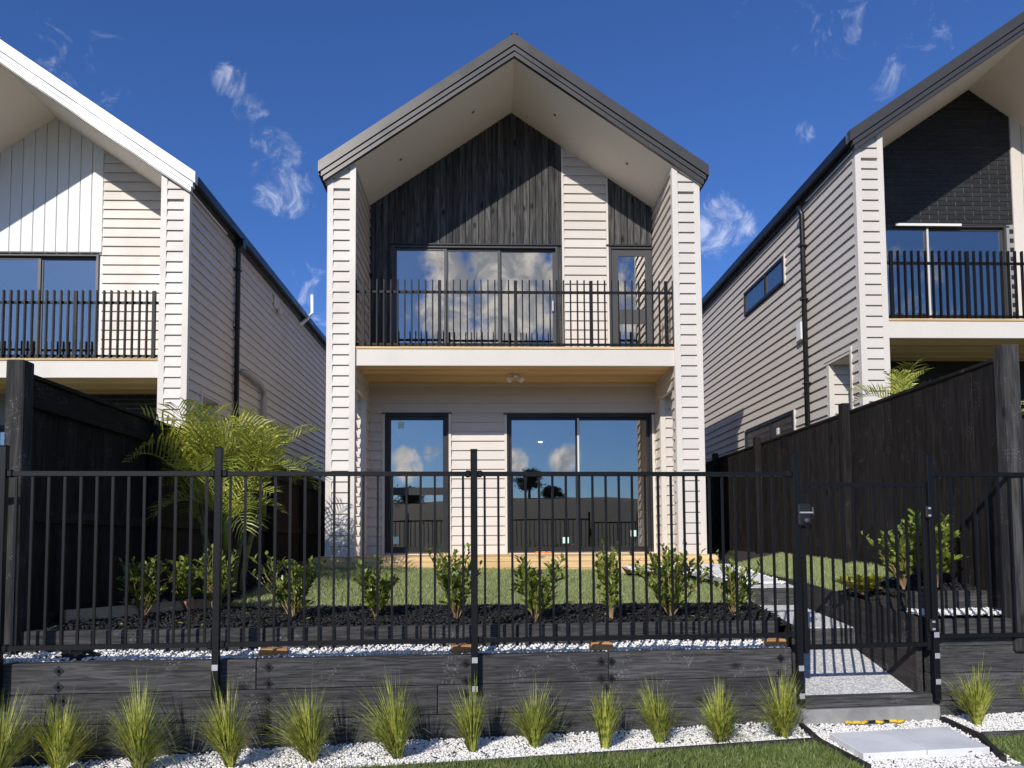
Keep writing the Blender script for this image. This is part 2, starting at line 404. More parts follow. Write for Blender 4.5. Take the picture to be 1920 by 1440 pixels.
# ------------------------------------------------------------------ terrain of the lot (heights shared by plants and lawns)
A0 = Vector((-3.274, 5.408, 0)); FANG = rad(4.935)                 # the metal fence line starts here and runs at this angle
FD = Vector((math.cos(FANG), math.sin(FANG), 0)); FN = Vector((-FD.y, FD.x, 0))
def fl(s, off, z=0.): return A0+FD*s+FN*off+Vector((0, 0, z))
def fcoord(x, y): d = Vector((x, y, 0))-A0; return d.dot(FD), d.dot(FN)
def onF(x, y, off=0.):
    d = ray(x, y); t = ((A0+FN*off).dot(FN)-0)/(FN.dot(d)); p = CAM+d*t; s, _ = fcoord(p.x, p.y)
    return s, p.z
def lerp(x, pts):
    if x <= pts[0][0]: return pts[0][1]
    for (a, b), (c, d) in zip(pts, pts[1:]):
        if x <= c: return b+(d-b)*(x-a)/(c-a)
    return pts[-1][1]
def zfront(x, y):
    s, o = fcoord(x, y); return lerp(s, [(-6, -.30), (-.2, -.138), (.7, -.10), (1.3, -.078), (2.2, -.058), (3.5, -.047), (4.5, -.035), (5.6, -.016), (7.5, -.02), (12, .02)])
def zbed(x, y):
    s, o = fcoord(x, y); return lerp(o, [(.3, .73), (.5, .765), (1.75, .785), (2.1, .80), (4.9, 1.075), (6, 1.10), (20, 1.15)])-.008*(s-3)
def zright(x, y):
    z = lerp(y, [(6.2, .80), (7.1, .875), (8.4, .965), (11, 1.05), (20, 1.15)])+.22*(x-3.6)
    return max(z, .955) if y < 7.3 and x > 3.74 else z
def xedge(y): return 2.56+(y-6.1)*.185                            # left side of the steps

# ------------------------------------------------------------------ houses
HW, IN, SL = 2.705, 2.365, .688
def glazing(parent, name, x0, x1, z0, z1, y, frame='joinery', divs=(), transoms=(), light=None, depth=.09, sash=.045, pull=None):
    "aluminium joinery set into a wall opening: frame > sashes, panes, head flashing"
    fw = .035
    bs = [(x0, x0+fw, y-.03, y+depth, z0, z1), (x1-fw, x1, y-.03, y+depth, z0, z1), (x0+fw, x1-fw, y-.028, y+depth, z1-fw, z1), (x0+fw, x1-fw, y-.028, y+depth, z0, z0+fw)]
    fr = solid(name, boxes_mesh(bs), frame, parent)
    xs = [x0+fw, *divs, x1-fw]
    for i in range(len(xs)-1):
        dy = .0 if i == 0 else .022*(i if len(xs) < 5 else 1)
        a, b = xs[i]+(.0 if i == 0 else -.02), xs[i+1]
        zs = [z0+fw, *transoms, z1-fw]
        for j in range(len(zs)-1):
            p0, p1 = zs[j], zs[j+1]
            q = [(a, a+sash, y+dy, y+dy+.03, p0, p1), (b-sash, b, y+dy, y+dy+.03, p0, p1), (a+sash, b-sash, y+dy+.002, y+dy+.028, p1-sash, p1), (a+sash, b-sash, y+dy+.002, y+dy+.028, p0, p0+sash)]
            solid('sash', boxes_mesh(q), frame, fr)
            box('pane', a+sash-.005, b-sash+.005, y+dy+.011, y+dy+.017, p0+sash-.005, p1-sash+.005, 'glass', fr)
    if light:
        for lx in light: box('mullion_strip', lx-.014, lx+.014, y-.02, y-.004, z0+.04, z1-.05, 'alu_light', fr)
    box('head_flashing', x0-.05, x1+.05, y-.055, y-.031, z1+.002, z1+.022, 'joinery_black', fr)
    return fr
def side_glazing(parent, x, sgn, y0, y1, z0, z1, divs=()):
    fr = solid('window', boxes_mesh([(x, x+sgn*.05, y0, y1, z0, z1)] if False else
        [(min(x, x+sgn*.06), max(x, x+sgn*.06), a, b, c, d) for a, b, c, d in ((y0, y0+.05, z0, z1), (y1-.05, y1, z0, z1), (y0+.05, y1-.05, z1-.05, z1), (y0+.05, y1-.05, z0, z0+.05))]
        + [(min(x, x+sgn*.058), max(x, x+sgn*.058), d-.03, d+.03, z0+.05, z1-.05) for d in divs]), 'joinery_black', parent)
    ys = [y0+.05, *divs, y1-.05]
    for i in range(len(ys)-1):
        e = .03 if i else 0; e2 = .03 if i < len(ys)-2 else 0
        xa, xb = sorted((x+sgn*.03, x+sgn*.036)); box('pane', xa, xb, ys[i]+e, ys[i+1]-e2, z0+.05, z1-.05, 'glass', fr)
        xa, xb = sorted((x+sgn*.004, x+sgn*.012)); box('dim_room_panel', xa, xb, ys[i]+e, ys[i+1]-e2, z0+.05, z1-.05, 'joinery', fr)  # dark sheet painted in for the dim room behind the pane
    for a in (y0-.045, y1+.005):
        xa, xb = sorted((x, x+sgn*.05)); box('facing_board', xa, xb, a, a+.04, z0-.03, z1+.02, 'trim_cream', fr)
    return fr
def vboards(parent, x0, x1, y, zlow, ztop, pitch, mat, name, planes):
    n = round((x1-x0)/pitch); p = (x1-x0)/n
    for i in range(n):
        a, b = x0+i*p, x0+(i+1)*p; zl = zlow((a+b)/2); zt = ztop(a, b)
        loc = ((a+b)/2, y, zl); w = (p-.010)/2
        v = [(-w, 0, 0), (w, 0, 0), (w, -.016, 0), (w-.006, -.022, 0), (-w+.006, -.022, 0), (-w, -.016, 0)]
        n6 = 6; v2 = v+[(q[0], q[1], zt-zl) for q in v]
        f = [tuple(range(6)), tuple(range(6, 12))]+[(k, (k+1) % 6, 6+(k+1) % 6, 6+k) for k in range(6)]
        me = mesh_from(v2, f, name); me.materials.append(MATS[mat])
        if clip_mesh(me, [(Vector(c)-Vector(loc), nn) for c, nn in planes]): put(name, me, parent, loc)
def bricks(parent, x0, x1, y, z0, ztop, planes, openings=()):
    L, H, J = .285, .066, .011; r = 0; z = z0
    while z < ztop:
        x = x0-(L+J)/2*(r % 2)
        while x < x1:
            a, b = max(x, x0), min(x+L, x1); x += L+J
            if b-a < .03 or any(o[0] < (a+b)/2 < o[1] and o[2] < z+H/2 < o[3] for o in openings): continue
            loc = ((a+b)/2, y, z); w = (b-a)/2
            if any((Vector((a if nn[0] < 0 else b, y, z+H))-Vector(c)).dot(Vector(nn)) > 0 for c, nn in planes):
                if any((Vector((b if nn[0] < 0 else a, y, z))-Vector(c)).dot(Vector(nn)) > 0 for c, nn in planes): continue
                v, f = boxes_mesh([(-w, w, -.012, .02, 0, H)]); me = mesh_from(v, f, 'brick'); me.materials.append(MATS['brick_black'])
                if clip_mesh(me, [(Vector(c)-Vector(loc), nn) for c, nn in planes]): put('brick', me, parent, loc)
            else: box('brick', a, b, y-.012, y+.02, z, z+H, 'brick_black', parent)
        z += H+J; r += 1
def house(style, cx, yf, yb, c, label, yr=23.):
    H = thing('townhouse', label, 'house', (cx, yf, 1.0+c), 'townhouses in a row')
    dk, bs, bf, ap = 1.245+c, 4.035+c, 4.285+c, 8.61+c
    sof = lambda u: ap-SL*abs(u)
    cutL = (Vector((cx, yf, ap+.004)), Vector((-SL, 0, 1)).normalized()); cutR = (Vector((cx, yf, ap+.004)), Vector((SL, 0, 1)).normalized())
    barge = 'white_barge' if style == 'left' else 'roof_metal'
    near = {'main': (-1, 1), 'left': (1,), 'right': (-1,)}[style]     # sides that the street view shows
    op0, op1 = {'main': (.25, .98), 'left': (.55, 1.25), 'right': (.29, 1.0)}[style]; oph = 3.85+c
    # ---- wing walls, piers, cladding
    for s in (-1, 1):
        cut = cutL if s < 0 else cutR
        def bx(u0, u1): a, b = cx+s*u0, cx+s*u1; return (min(a, b), max(a, b))
        x0, x1 = bx(IN, HW)
        W = solid('wing_wall', boxes_mesh([(x0, x1, yf, yf+op0, .4+c, oph), (x0, x1, yf+op1, yb+.1, .4+c, oph), (x0, x1, yf, yb+.1, oph, sof(HW)+.02)]), 'trim_cream', H)
        seen = s in near
        t0, t1 = bx(HW-.05, HW+.036); i0, i1 = bx(IN-.036, IN+.05)
        box('corner_trim', t0, t1, yf-.036, yf+.05, dk-.02, sof(HW+.03)+.03, 'trim_cream', W)
        box('corner_trim', i0, i1, yf-.036, yf+.05, dk-.02, sof(IN)-.005, 'trim_cream', W)
        f0, f1 = bx(IN+.05, HW-.05)
        clad(W, 'x', yf, -1, f0, f1, dk, sof(IN), dk, planes=[cut], joined=not seen) if False else None
        # pier front: whole boards below the eaves, cut ones under the slope
        clad(W, 'x', yf, -1, f0, f1, dk, sof(HW)-.17, dk, joined=not seen)
        kk = math.ceil((sof(HW)-.17-dk)/EXPO-1e-6)
        if seen: clad(W, 'x', yf, -1, f0, f1, dk+kk*EXPO, sof(IN)+.1, dk, planes=[cut])
        # recess faces
        if style == 'main' or (style == 'right' and s > 0) or (style == 'left' and s < 0):
            xi = cx+s*IN
            clad(W, 'y', xi, -s, yf+.05, yb-.03, bf, sof(IN)-.01, dk)
            clad(W, 'y', xi, -s, yf+.05, yf+op0-.03, dk, oph, dk, joined=style != 'main'); clad(W, 'y', xi, -s, yf+op1+.045, yb-.03, dk, bs, dk, joined=style != 'main')
            clad(W, 'y', xi, -s, yf+.05, yf+op1+.045, oph, bs, dk, joined=True)
        j0, j1 = bx(IN+.045, HW-.045)
        clad(W, 'x', yf+op1, -1, j0, j1, dk, oph, dk, joined=not seen)
        for aa, bb in ((IN-.034, IN+.045), (HW-.045, HW+.034)):
            q0, q1 = bx(aa, bb); box('opening_trim', q0, q1, yf+op1-.034, yf+op1+.045, dk-.02, oph+.0, 'trim_cream', W)
        # outer side of the house
        so_ = {('right', -1): [(yf+op0-.01, yf+op1+.04, 0, oph+.04), (12.64, 14.74, 5.99+0, 6.53), (12.39, 14.87, 2.4, 3.70)],
               ('left', 1): [(yf+op0-.01, yf+op1+.04, 0, oph+.04), (19.55, 20.7, 5.06, 6.19)]}.get((style, s), [(yf+op0-.01, yf+op1+.04, 0, oph+.04)])
        xo = cx+s*HW
        w0, w1 = sorted((xo, xo-s*.14)); Sd = box('side_wall', w0, w1, yb+.1, yr, .4+c, sof(HW)+.02, 'trim_cream', H)
        clad(Sd, 'y', xo, s, yf+.05, yr, dk-.3, sof(HW)-.02, dk, so_, joined=not seen or style == 'main')
        if style != 'main' and seen:
            q0, q1 = sorted((xo, xo+s*.045)); box('opening_trim', q0, q1, yf+op0-.05, yf+op0-.005, dk-.2, oph+.05, 'trim_cream', W); box('opening_trim', q0, q1, yf+op0-.05, yf+op1+.1, oph+.051, oph+.095, 'trim_cream', W)
        # eaves gutter
        g0, g1 = bx(HW+.075, HW+.165); gz = sof(HW+.1)+.13
        gp = [(g0, gz), (g1, gz), (g1, gz+.13), (g1-.012, gz+.13), (g1-.012, gz+.012), (g0+.012, gz+.012), (g0+.012, gz+.13), (g0, gz+.13)]
        solid('gutter', prism(gp, 'y', yf-.045, yr), 'gutter_black', H)
        # soffit and roof
        P = [(cx, ap), (cx+s*(HW+.07), sof(HW+.07)), (cx+s*(HW+.07), sof(HW+.07)+.02), (cx, ap+.02)]
        solid('soffit', prism(P, 'y', yf-.055, yb+.06), 'soffit_paint', H)
        R = [(cx, ap+.024), (cx+s*(HW+.07), sof(HW+.07)+.024), (cx+s*(HW+.07), sof(HW+.07)+.30), (cx, ap+.30)]
        Ro = solid('roof', prism(R, 'y', yf-.05, yr), 'roof_metal', H)
        tip = HW+.15
        def band(nm, t0, t1, y0, y1, mt, utip):
            Q = [(cx, ap+.31-t0), (cx+s*utip, sof(utip)+.31-t0), (cx+s*utip, sof(utip)+.31-t1), (cx, ap+.31-t1)]
            solid(nm, prism(Q, 'y', y0, y1), mt, Ro)
        band('barge_flashing', -.012, .150, yf-.15, yf-.052, barge, tip)
        band('shadow_bead', .151, .168, yf-.128, yf-.053, 'gutter_black' if style != 'left' else 'roof_metal', tip-.03)  # dark strip: the shadow line between the barge bands, put in as colour
        band('bargeboard', .169, .235, yf-.136, yf-.054, barge, tip-.04)
        band('bargeboard', .236, .312, yf-.118, yf-.056, barge, tip-.07)
        if style == 'left': band('shadow_bead', .3125, .330, yf-.10, yf-.057, 'roof_metal', tip-.09)
    box('ridge_cap', cx-.05, cx+.05, yf-.155, yr, ap+.30, ap+.335, barge, H, .012)
    # ---- back walls of the recess with their openings
    X = lambda u: cx+u
    if style == 'main': ups, los = [(-1.556, 1.178, bf, 6.335), (2.03, 2.80, bf, 6.335)], [(-1.66, -.628, dk+.03, 3.527), (.318, 2.70, dk+.03, 3.51)]
    elif style == 'left': ups, los = [(X(-1.98), X(.745), bf, 6.155)], [(X(-1.9), X(.2), dk+.03, 3.33)]
    else: ups, los = [(X(-2.06), X(.53), bf, 6.60)], [(X(-1.9), X(.2), dk+.03, 3.81)]
    a, b = cx-IN-.01, cx+IN+.01
    def wallpart(z0, z1, ops, mat, cuts):
        v, f = boxes_mesh([(q[0], q[1], yb, yb+.1, q[2], q[3]) for q in wall_boxes(a, b, z0, z1, ops)])
        me = mesh_from(rel(v, (cx, yb, z0)), f, 'wall')
        if cuts: clip_mesh(me, [(Vector(p)-Vector((cx, yb, z0)), n) for p, n in cuts])
        return put('recess_wall', me, H, (cx, yb, z0), mat)
    WU = wallpart(bf-.2, ap, ups, {'main': 'joinery_black', 'left': 'white_boards', 'right': 'mortar'}[style], [cutL, cutR]); WLo = wallpart(dk-.3, bs, los, {'main': 'trim_cream', 'left': 'mortar', 'right': 'brick_black'}[style], None)
    zc = lambda p, q: ap-SL*min(abs(p-cx), abs(q-cx))+.02
    if style == 'main':
        hd = 6.36
        vboards(WU, cx-IN+.005, 1.252, yb, lambda x: bf if x < -1.56 or x > 1.18 else hd, zc, .1045, 'black_clad', 'cladding_board', [cutL, cutR])
        vboards(WU, 2.03, cx+IN-.005, yb, lambda x: hd, zc, .1045, 'black_clad', 'cladding_board', [cutR])
        clad(WU, 'x', yb, -1, 1.29, 1.99, bf, sof(1.29-cx)+.05, dk, planes=[cutR])
        for q in (1.253, 1.992): box('corner_trim', q, q+.036, yb-.036, yb, bf, sof(q-cx)-.03, 'trim_cream', WU)
        clad(WLo, 'x', yb, -1, cx-IN+.035, cx+IN-.035, dk, bs-.03, dk, [(-1.70, -.588, dk, 3.55), (.278, 2.74, dk, 3.535)])
        box('scotia', cx-IN, cx+IN, yb-.045, yb, bs-.05, bs-.002, 'trim_cream', WLo)
        for s in (-1, 1):
            q0, q1 = sorted((cx+s*IN, cx+s*(IN-.034))); box('corner_trim', q0, q1, yb-.05, yb, dk, bs-.051, 'trim_cream', WLo)
        for q in (-1.70, -.628, .278, 2.70): box('facing_board', q+.001, q+.039, yb-.05, yb-.001, dk, 3.53, 'trim_cream', WLo)
        G = glazing(H, 'balcony_door', -1.556, 1.178, bf, 6.335, yb, 'joinery', (-.655, .230))
        box('door_handle', 1.085, 1.105, yb+.005, yb+.03, 5.25, 5.42, 'galv', G)
        glazing(H, 'window', 2.035, 2.795, bf, 6.335, yb, 'joinery', (), (5.16,), sash=.12)
        G1 = glazing(H, 'window', -1.66, -.628, dk+.03, 3.527, yb, 'joinery_black', (), (2.27,), sash=.06)
        G2 = glazing(H, 'sliding_door', .318, 2.70, dk+.03, 3.51, yb, 'joinery_black', (1.485,), light=(1.487,))
        for g, x, y, w, h in ((G1, 752, 797, .10, .11), (G1, 742, 1013, .10, .12), (G2, 1061, 1013, .1, .1), (G2, 1188, 1000, .09, .1)):
            p = on(x, y, Y=yb+.0); box('glass_sticker', p.x-w/2, p.x+w/2, yb+.006, yb+.010, p.z-h/2, p.z+h/2, 'sticker', g)
        for x, y in ((1013, 829), (1013, 859), (1142, 848), (1142, 880)):
            p = on(x, y, Z=3.93)
            if p.y < 20.5: solid('ceiling_downlight', tubev([(p.x, p.y, 3.925), (p.x, p.y, 3.945)], .045, 10), 'lamp_on', H)
    elif style == 'left':
        vboards(WU, cx-IN+.005, X(.79), yb, lambda x: 6.18 if X(-2.0) < x < X(.76) else bf, zc, .18, 'white_boards', 'cladding_board', [cutL, cutR])
        clad(WU, 'x', yb, -1, X(.80), X(IN)-.005, bf, sof(.8)+.05, dk, planes=[cutR])
        glazing(H, 'balcony_door', *ups[0], yb, 'joinery', (X(-1.1), X(-.2)))
        glazing(H, 'sliding_door', *los[0], yb, 'joinery_black', (X(-.8),))
        bricks(WLo, X(.35), X(IN)-.005, yb, 2.55, bs-.02, [])
    else:
        bricks(WU, cx-IN+.005, X(.66), yb, bf+.04, ap, [cutL, cutR], [(ups[0][0]-.03, ups[0][1]+.03, 0, 6.64)])
        vboards(WU, X(.67), X(IN)-.005, yb, lambda x: bf, zc, .18, 'trim_cream', 'cladding_board', [cutR])
        G = glazing(H, 'balcony_door', *ups[0], yb, 'joinery', (X(-.79),), light=(X(-.79),))
        box('protective_strip', X(-1.35), X(-.25), yb-.075, yb-.058, 6.56, 6.60, 'white_plastic', G)
        glazing(H, 'sliding_door', *los[0], yb, 'joinery_black', (X(-.8),))
    # ---- rooms behind the glass
    for z0, z1 in ((dk, bs-.1), (bf, bf+2.55)):
        u = HW-.16; v = [(cx-u, yb+.101, z0), (cx+u, yb+.101, z0), (cx+u, yr-2, z0), (cx-u, yr-2, z0), (cx-u, yb+.101, z1), (cx+u, yb+.101, z1), (cx+u, yr-2, z1), (cx-u, yr-2, z1)]
        rm = solid('room', (v, [(1, 2, 6, 5), (2, 3, 7, 6), (3, 0, 4, 7), (4, 5, 6, 7)]), 'interior', H); solid('floor', (v[:4], [(0, 1, 2, 3)]), 'interior_floor', rm)
    box('rear_wall', cx-HW, cx+HW, yr-.12, yr-.001, .4+c, sof(HW)+.02, 'trim_cream', H)
    # ---- balcony
    box('balcony_fascia', cx-IN+.002, cx+IN-.002, yf+.0, yf+.04, bs-.03, bf-.035, 'trim_cream', H, .004)
    box('deck_edge', cx-IN+.002, cx+IN-.002, yf-.014, yf+.10, bf-.034, bf, 'deck_pine', H, .004)
    box('balcony_floor', cx-IN+.001, cx+IN-.001, yf+.041, yb-.002, bs+.02, bf-.036, 'deck_pine', H)
    nP = 13; pw = (yb-yf-.045)/nP
    for i in range(nP): box('soffit_plank', cx-IN+.003, cx+IN-.003, yf+.042+i*pw, yf+.042+(i+1)*pw-.005, bs, bs+.016, 'soffit_pine', H)
    zt = bf+1.0
    B = solid('balustrade', boxes_mesh([(cx-IN+.02, cx+IN-.02, yf+.055, yf+.085, zt-.185, zt-.150), (cx-IN+.02, cx+IN-.02, yf+.055, yf+.085, bf+.035, bf+.068)]), 'metal_black', H)
    n = 47
    for i in range(n):
        x = cx-IN+.035+(2*IN-.07)*i/(n-1)
        if (i-1) % 11 == 0 or i == n-2: box('post', x-.024, x+.024, yf+.018, yf+.0545, bf+.001, zt-.005, 'metal_black', B)
        else: box('baluster', x-.009, x+.009, yf+.010, yf+.0545, bf+.001, zt, 'metal_black', B)
    # ---- lights
    if style == 'main':
        for x, z in ((-1.33, 7.406), (-.199, 8.192), (1.092, 8.192), (2.22, 7.384)):
            s = 1 if x > cx else -1; zz = sof(x-cx); nrm = Vector((s*SL, 0, 1)).normalized(); p = Vector((x, 11.2, zz))
            v1 = tubev([p-nrm*.008, p+nrm*.004], [.045, .045], 14); o = solid('downlight', v1, 'soffit_paint', H)
            solid('lens', tubev([p-nrm*.010, p-nrm*.0085], [.026, .026], 12), 'joinery', o)
        p = Vector((.438, 11.3, bs)); L = solid('spotlight', tubev([p, p-Vector((0, 0, .03))], [.06, .055], 14), 'white_plastic', H)
        for s in (-1, 1):
            d = Vector((s*.55, -.55, -.62)).normalized(); q = p+Vector((s*.03, -.01, -.03))
            solid('lamp_head', tubev([q, q+d*.03, q+d*.05, q+d*.12], [.012, .014, .04, .045], 12), 'white_plastic', L)
    return H
main_h = house('main', .425, 10.6, 11.95, 0., 'cream weatherboard townhouse with black timber gable, flanked by two similar houses')
left_h = house('left', -7.035, 10.6, 11.95, -.18, 'townhouse with white vertical boards in its gable and white roof edge')
right_h = house('right', 8.035, 10.15, 11.62, .30, 'townhouse with black brick gable behind its balcony')

# fittings on the facing side walls
xs = -7.035+HW
p = tube('downpipe', [(xs+.16, 12.5, 6.66), (xs+.085, 12.5, 6.50), (xs+.085, 12.5, 1.2)], .042, 'gutter_black', left_h, 10)
box('rainwater_head', xs+.045, xs+.19, 12.42, 12.58, 6.50, 6.64, 'gutter_black', left_h, .01)
for z in (3.6, 5.1, 6.1): box('pipe_bracket', xs+.03, xs+.135, 12.44, 12.56, z, z+.02, 'gutter_black', p)
tube('vent_pipe', [(xs+.02, 16.75, 6.45), (xs+.08, 16.8, 6.47), (xs+.17, 17.1, 6.72), (xs+.22, 17.2, 6.85), (xs+.22, 17.2, 7.28)], .04, 'white_plastic', left_h, 10)
tube('conduit', [(xs+.02, 12.85, 4.44), (xs+.10, 12.95, 4.44), (xs+.11, 13.7, 4.40), (xs+.11, 13.92, 4.32), (xs+.11, 13.95, 4.15), (xs+.11, 13.95, 2.0)], .055, 'grey_wrap', left_h, 10)
v_ = box('wall_vent', xs+.03, xs+.06, 14.75, 15.1, 6.2, 6.45, 'boards_y', left_h, .006)
box('vent_hood', xs+.06, xs+.12, 14.95, 15.1, 6.12, 6.24, 'boards_y', v_, .006)
side_glazing(left_h, xs, 1, 19.6, 20.65, 5.1, 6.15, (20.1,))
xr = 8.035-HW
p = tube('downpipe', [(xr-.14, 11.8, 6.98), (xr-.085, 11.8, 6.84), (xr-.085, 11.8, 1.6)], .042, 'gutter_black', right_h, 10)
for z in (4.0, 5.4, 6.3): box('pipe_bracket', xr-.135, xr-.03, 11.74, 11.86, z, z+.02, 'gutter_black', p)
box('meter_box', xr-.10, xr-.031, 11.93, 12.12, 4.78, 5.08, 'white_plastic', right_h, .008)
side_glazing(right_h, xr, -1, 12.69, 14.69, 6.02, 6.50, (13.55,))
lw_ = side_glazing(right_h, xr, -1, 12.44, 14.82, 2.5, 3.67, (13.45,))
box('glass_sticker', xr-.045, xr-.038, 13.1, 13.2, 3.36, 3.48, 'sticker_white', lw_)
# timber deck in front of the middle house
DK = thing('timber_deck', 'low pale pine deck along the foot of the middle townhouse', 'deck', (.43, 10.5, 1.0))
for i, (z0, z1) in enumerate(((1.165, 1.238), (1.075, 1.162), (.98, 1.072))): box('face_board', -2.42, 3.30, 10.47, 10.495, z0, z1, 'deck_pine', DK, .003)
for i in range(11): box('deck_board', -2.42, 3.30, 10.465+i*.1365, 10.595+i*.1365, 1.2395, 1.244, 'deck_pine', DK)
box('joist_frame', -2.39, 3.27, 10.497, 11.94, .95, 1.2385, 'soil', DK)
box('end_post', -2.50, -2.424, 10.44, 10.52, .98, 1.236, 'deck_pine', DK, .004)
_o = on(1018, 1031, Y=11.85)
st = tube('strap', [(_o.x-.13+.03*i, 11.80-.02*math.sin(i*1.3), 1.262+.012*abs(math.sin(i*2.1))) for i in range(10)], .014, 'orange_strap', None, 6); tag(st, 'crumpled orange strap lying at the foot of the sliding door', 'strap')

# ------------------------------------------------------------------ the setting: ground, road, lawns, beds
def sheet(name, pts, mat, z=None):
    v = [tuple(p) if len(p) == 3 else (*p, z) for p in pts]
    return tag(solid(name, (v, [tuple(range(len(v)))]), mat), kind='structure')
def gridsheet(name, x0, x1, y0, y1, fz, mat, nx=12, ny=24):
    v = [(x0+(x1-x0)*i/nx, y0+(y1-y0)*j/ny) for j in range(ny+1) for i in range(nx+1)]; v = [(x, y, fz(x, y)) for x, y in v]
    f = [(j*(nx+1)+i, j*(nx+1)+i+1, (j+1)*(nx+1)+i+1, (j+1)*(nx+1)+i) for j in range(ny) for i in range(nx)]
    return tag(solid(name, (v, f), mat, None, True), kind='structure')
def quadgrid(name, P, mat, ns=40, no=6, kind='structure'):
    "P(u,v) -> point, u,v in 0..1"
    v = [tuple(P(i/ns, j/no)) for j in range(no+1) for i in range(ns+1)]
    f = [(j*(ns+1)+i, j*(ns+1)+i+1, (j+1)*(ns+1)+i+1, (j+1)*(ns+1)+i) for j in range(no) for i in range(ns)]
    return tag(solid(name, (v, f), mat, None, True), kind=kind)
sheet('ground', [(-2500, -2500), (2500, -2500), (2500, 2500), (-2500, 2500)], 'hillside', -.30)
sheet('road', [(-60, -9), (60, -9), (60, -3), (-60, -3)], 'asphalt', -.24)
S0, S1 = -7., 13.
def strip(name, o0, o1, z0, z1, mat):
    P = [fl(S0, o0, z0), fl(S1, o0, z0), fl(S1, o1, z1), fl(S0, o1, z1)]
    return sheet(name, P, mat)
# footpath slab with a shallow edge, grass verge either side of the garden path
def hill(x, y):
    d = -y
    h = lerp(d, [(10, -.28), (30, .6), (60, 3.2), (100, 7.0), (132, 9.6), (180, 10.5), (400, 8)])
    return h+math.sin(x*.03+1)*1.0*min(1, d/100)+math.sin(x*.11)*.25*min(1, d/100)
gridsheet('hill', -260, 260, -400, -10, hill, 'hillside', 60, 60)

# sleeper retaining walls -----------------------------------------------------
SH = .224
def sleeper_wall(label, s0, s1, off, ztop, courses, joints, slope=-.005, thick=.10, fence_ends=()):
    T = thing('retaining_wall', label, 'retaining wall', tuple(fl(0, 0, 0)), None, FANG)
    for k in range(courses):
        e = [s0, *[j for j in joints[k % len(joints)] if s0+.1 < j < s1-.1], s1]
        for a, b in zip(e, e[1:]):
            zt = ztop-k*SH; m = (a+b)/2
            box('sleeper', a+.002, b-.002, off, off+thick-.004*(k % 2), zt-SH+.003+slope*(m-3), zt+slope*(m-3), 'sleeper', T, .006, True, (0, -slope, 0))
    return T
LW = sleeper_wall('front retaining wall of long dark sleepers left of the gate, below the black metal fence', -2.6, 5.76, .045, .578, 4, [(-.9, 1.86-.3, 4.24), (.16, 2.9, 5.2), (-.5, 1.9, 4.3)])
UW = sleeper_wall('low upper row of dark sleepers holding back the bark mulch left of the steps', -2.6, 5.80, .33, .775, 2, [(1.55, 3.55), (.4, 2.6)], -.006)
RW = sleeper_wall('taller retaining wall of dark sleepers right of the gate', 6.98, 10.2, .05, .79, 4, [(9.1,), (8.0,), (9.1,), (8.2,)], -.004)
RU = sleeper_wall('short upper row of dark sleepers right of the gate, under two shrubs', 7.05, 10.2, .36, .985, 2, [(9.0,), (9.0,)], 0)
def washer(T, s, z, off):
    v, f = boxes_mesh([(-.026, .026, -.005, 0, -.026, .026)]); 
    if 'wash' not in CACHE:
        CACHE['wash'] = mesh_from(v, f, 'washer'); CACHE['wash'].materials.append(MATS['joinery_black'])
        CACHE['bolt'] = mesh_from(*tubev([(0, -.016, 0), (0, -.001, 0)], [.008, .012], 8), 'bolt'); CACHE['bolt'].materials.append(MATS['metal_black'])
    w = put('washer_plate', CACHE['wash'], T, (s, off-.001, z), None, True, (0, rad(45), 0)); b = put('bolt', CACHE['bolt'], w, (0, -.005, 0), None, True)
for x, y in ((110, 1258), (109, 1288), (97, 1314), (118, 1314), (503, 1251), (503, 1281), (502, 1310), (501, 1341), (500, 1370), (873, 1244), (873, 1276), (872, 1302), (1127, 1240), (1146, 1240), (1127, 1272), (1146, 1272), (1137, 1292), (1463, 1234), (1463, 1262)):
    s, z = onF(x, y, .045); washer(LW, s, z, .045)
# boxed sides of the gate passage
PX0, PX1 = 2.90, 3.55
o = solid('side_board', prism([(6.06, .05), (7.15, .25), (8.4, .60), (10.45, .85), (10.45, 1.035), (8.4, .97), (7.1, .878), (6.06, .795)], 'x', PX1, PX1+.05), 'sleeper_y'); tag(o, 'dark timber side wall along the right of the garden steps', 'retaining wall')
v = [(xedge(y)+d, y, z) for d in (-.025, .025) for y, z in ((6.14, .06), (8.36, .4), (8.36, .735), (6.14, .715))]
o = solid('side_board', (v, [(0, 1, 2, 3), (4, 5, 6, 7), (0, 1, 5, 4), (1, 2, 6, 5), (2, 3, 7, 6), (3, 0, 4, 7)]), 'sleeper_y'); tag(o, 'dark level timber board between the bark mulch and the garden steps', 'retaining wall')
# steps: sloping aggregate treads with risers
ST = thing('garden_steps', 'exposed aggregate concrete steps behind the gate', 'steps', (3.05, 6.0, 0))
g0 = fl(5.84, .06); g1 = fl(6.95, .06)
def slab(name, pts, zt, zb, mat, parent): 
    n = len(pts); v = [(*p, zz) for p, zz in zip(pts, zt)]+[(*p, zb) for p in pts]
    return solid(name, (v, [tuple(range(n)), tuple(range(n, 2*n))]+[(i, (i+1) % n, n+(i+1) % n, n+i) for i in range(n)]), mat, parent)
slab('tread', [(g0.x-.02, g0.y+.04), (PX1-.002, g1.y+.04), (PX1-.002, 7.09), (xedge(7.09), 7.09)], [.176, .172, .395, .39], -.2, 'aggregate', ST)
slab('tread', [(xedge(7.1), 7.10), (PX1-.003, 7.10), (PX1-.003, 8.38), (xedge(8.38), 8.38)], [.595, .595, .705, .705], -.2, 'aggregate', ST)
slab('tread', [(PX0+.02, 8.39), (PX1-.003, 8.39), (PX1-.003, 8.6), (PX0+.02, 8.6)], [.905, .905, .925, .925], .2, 'aggregate', ST)
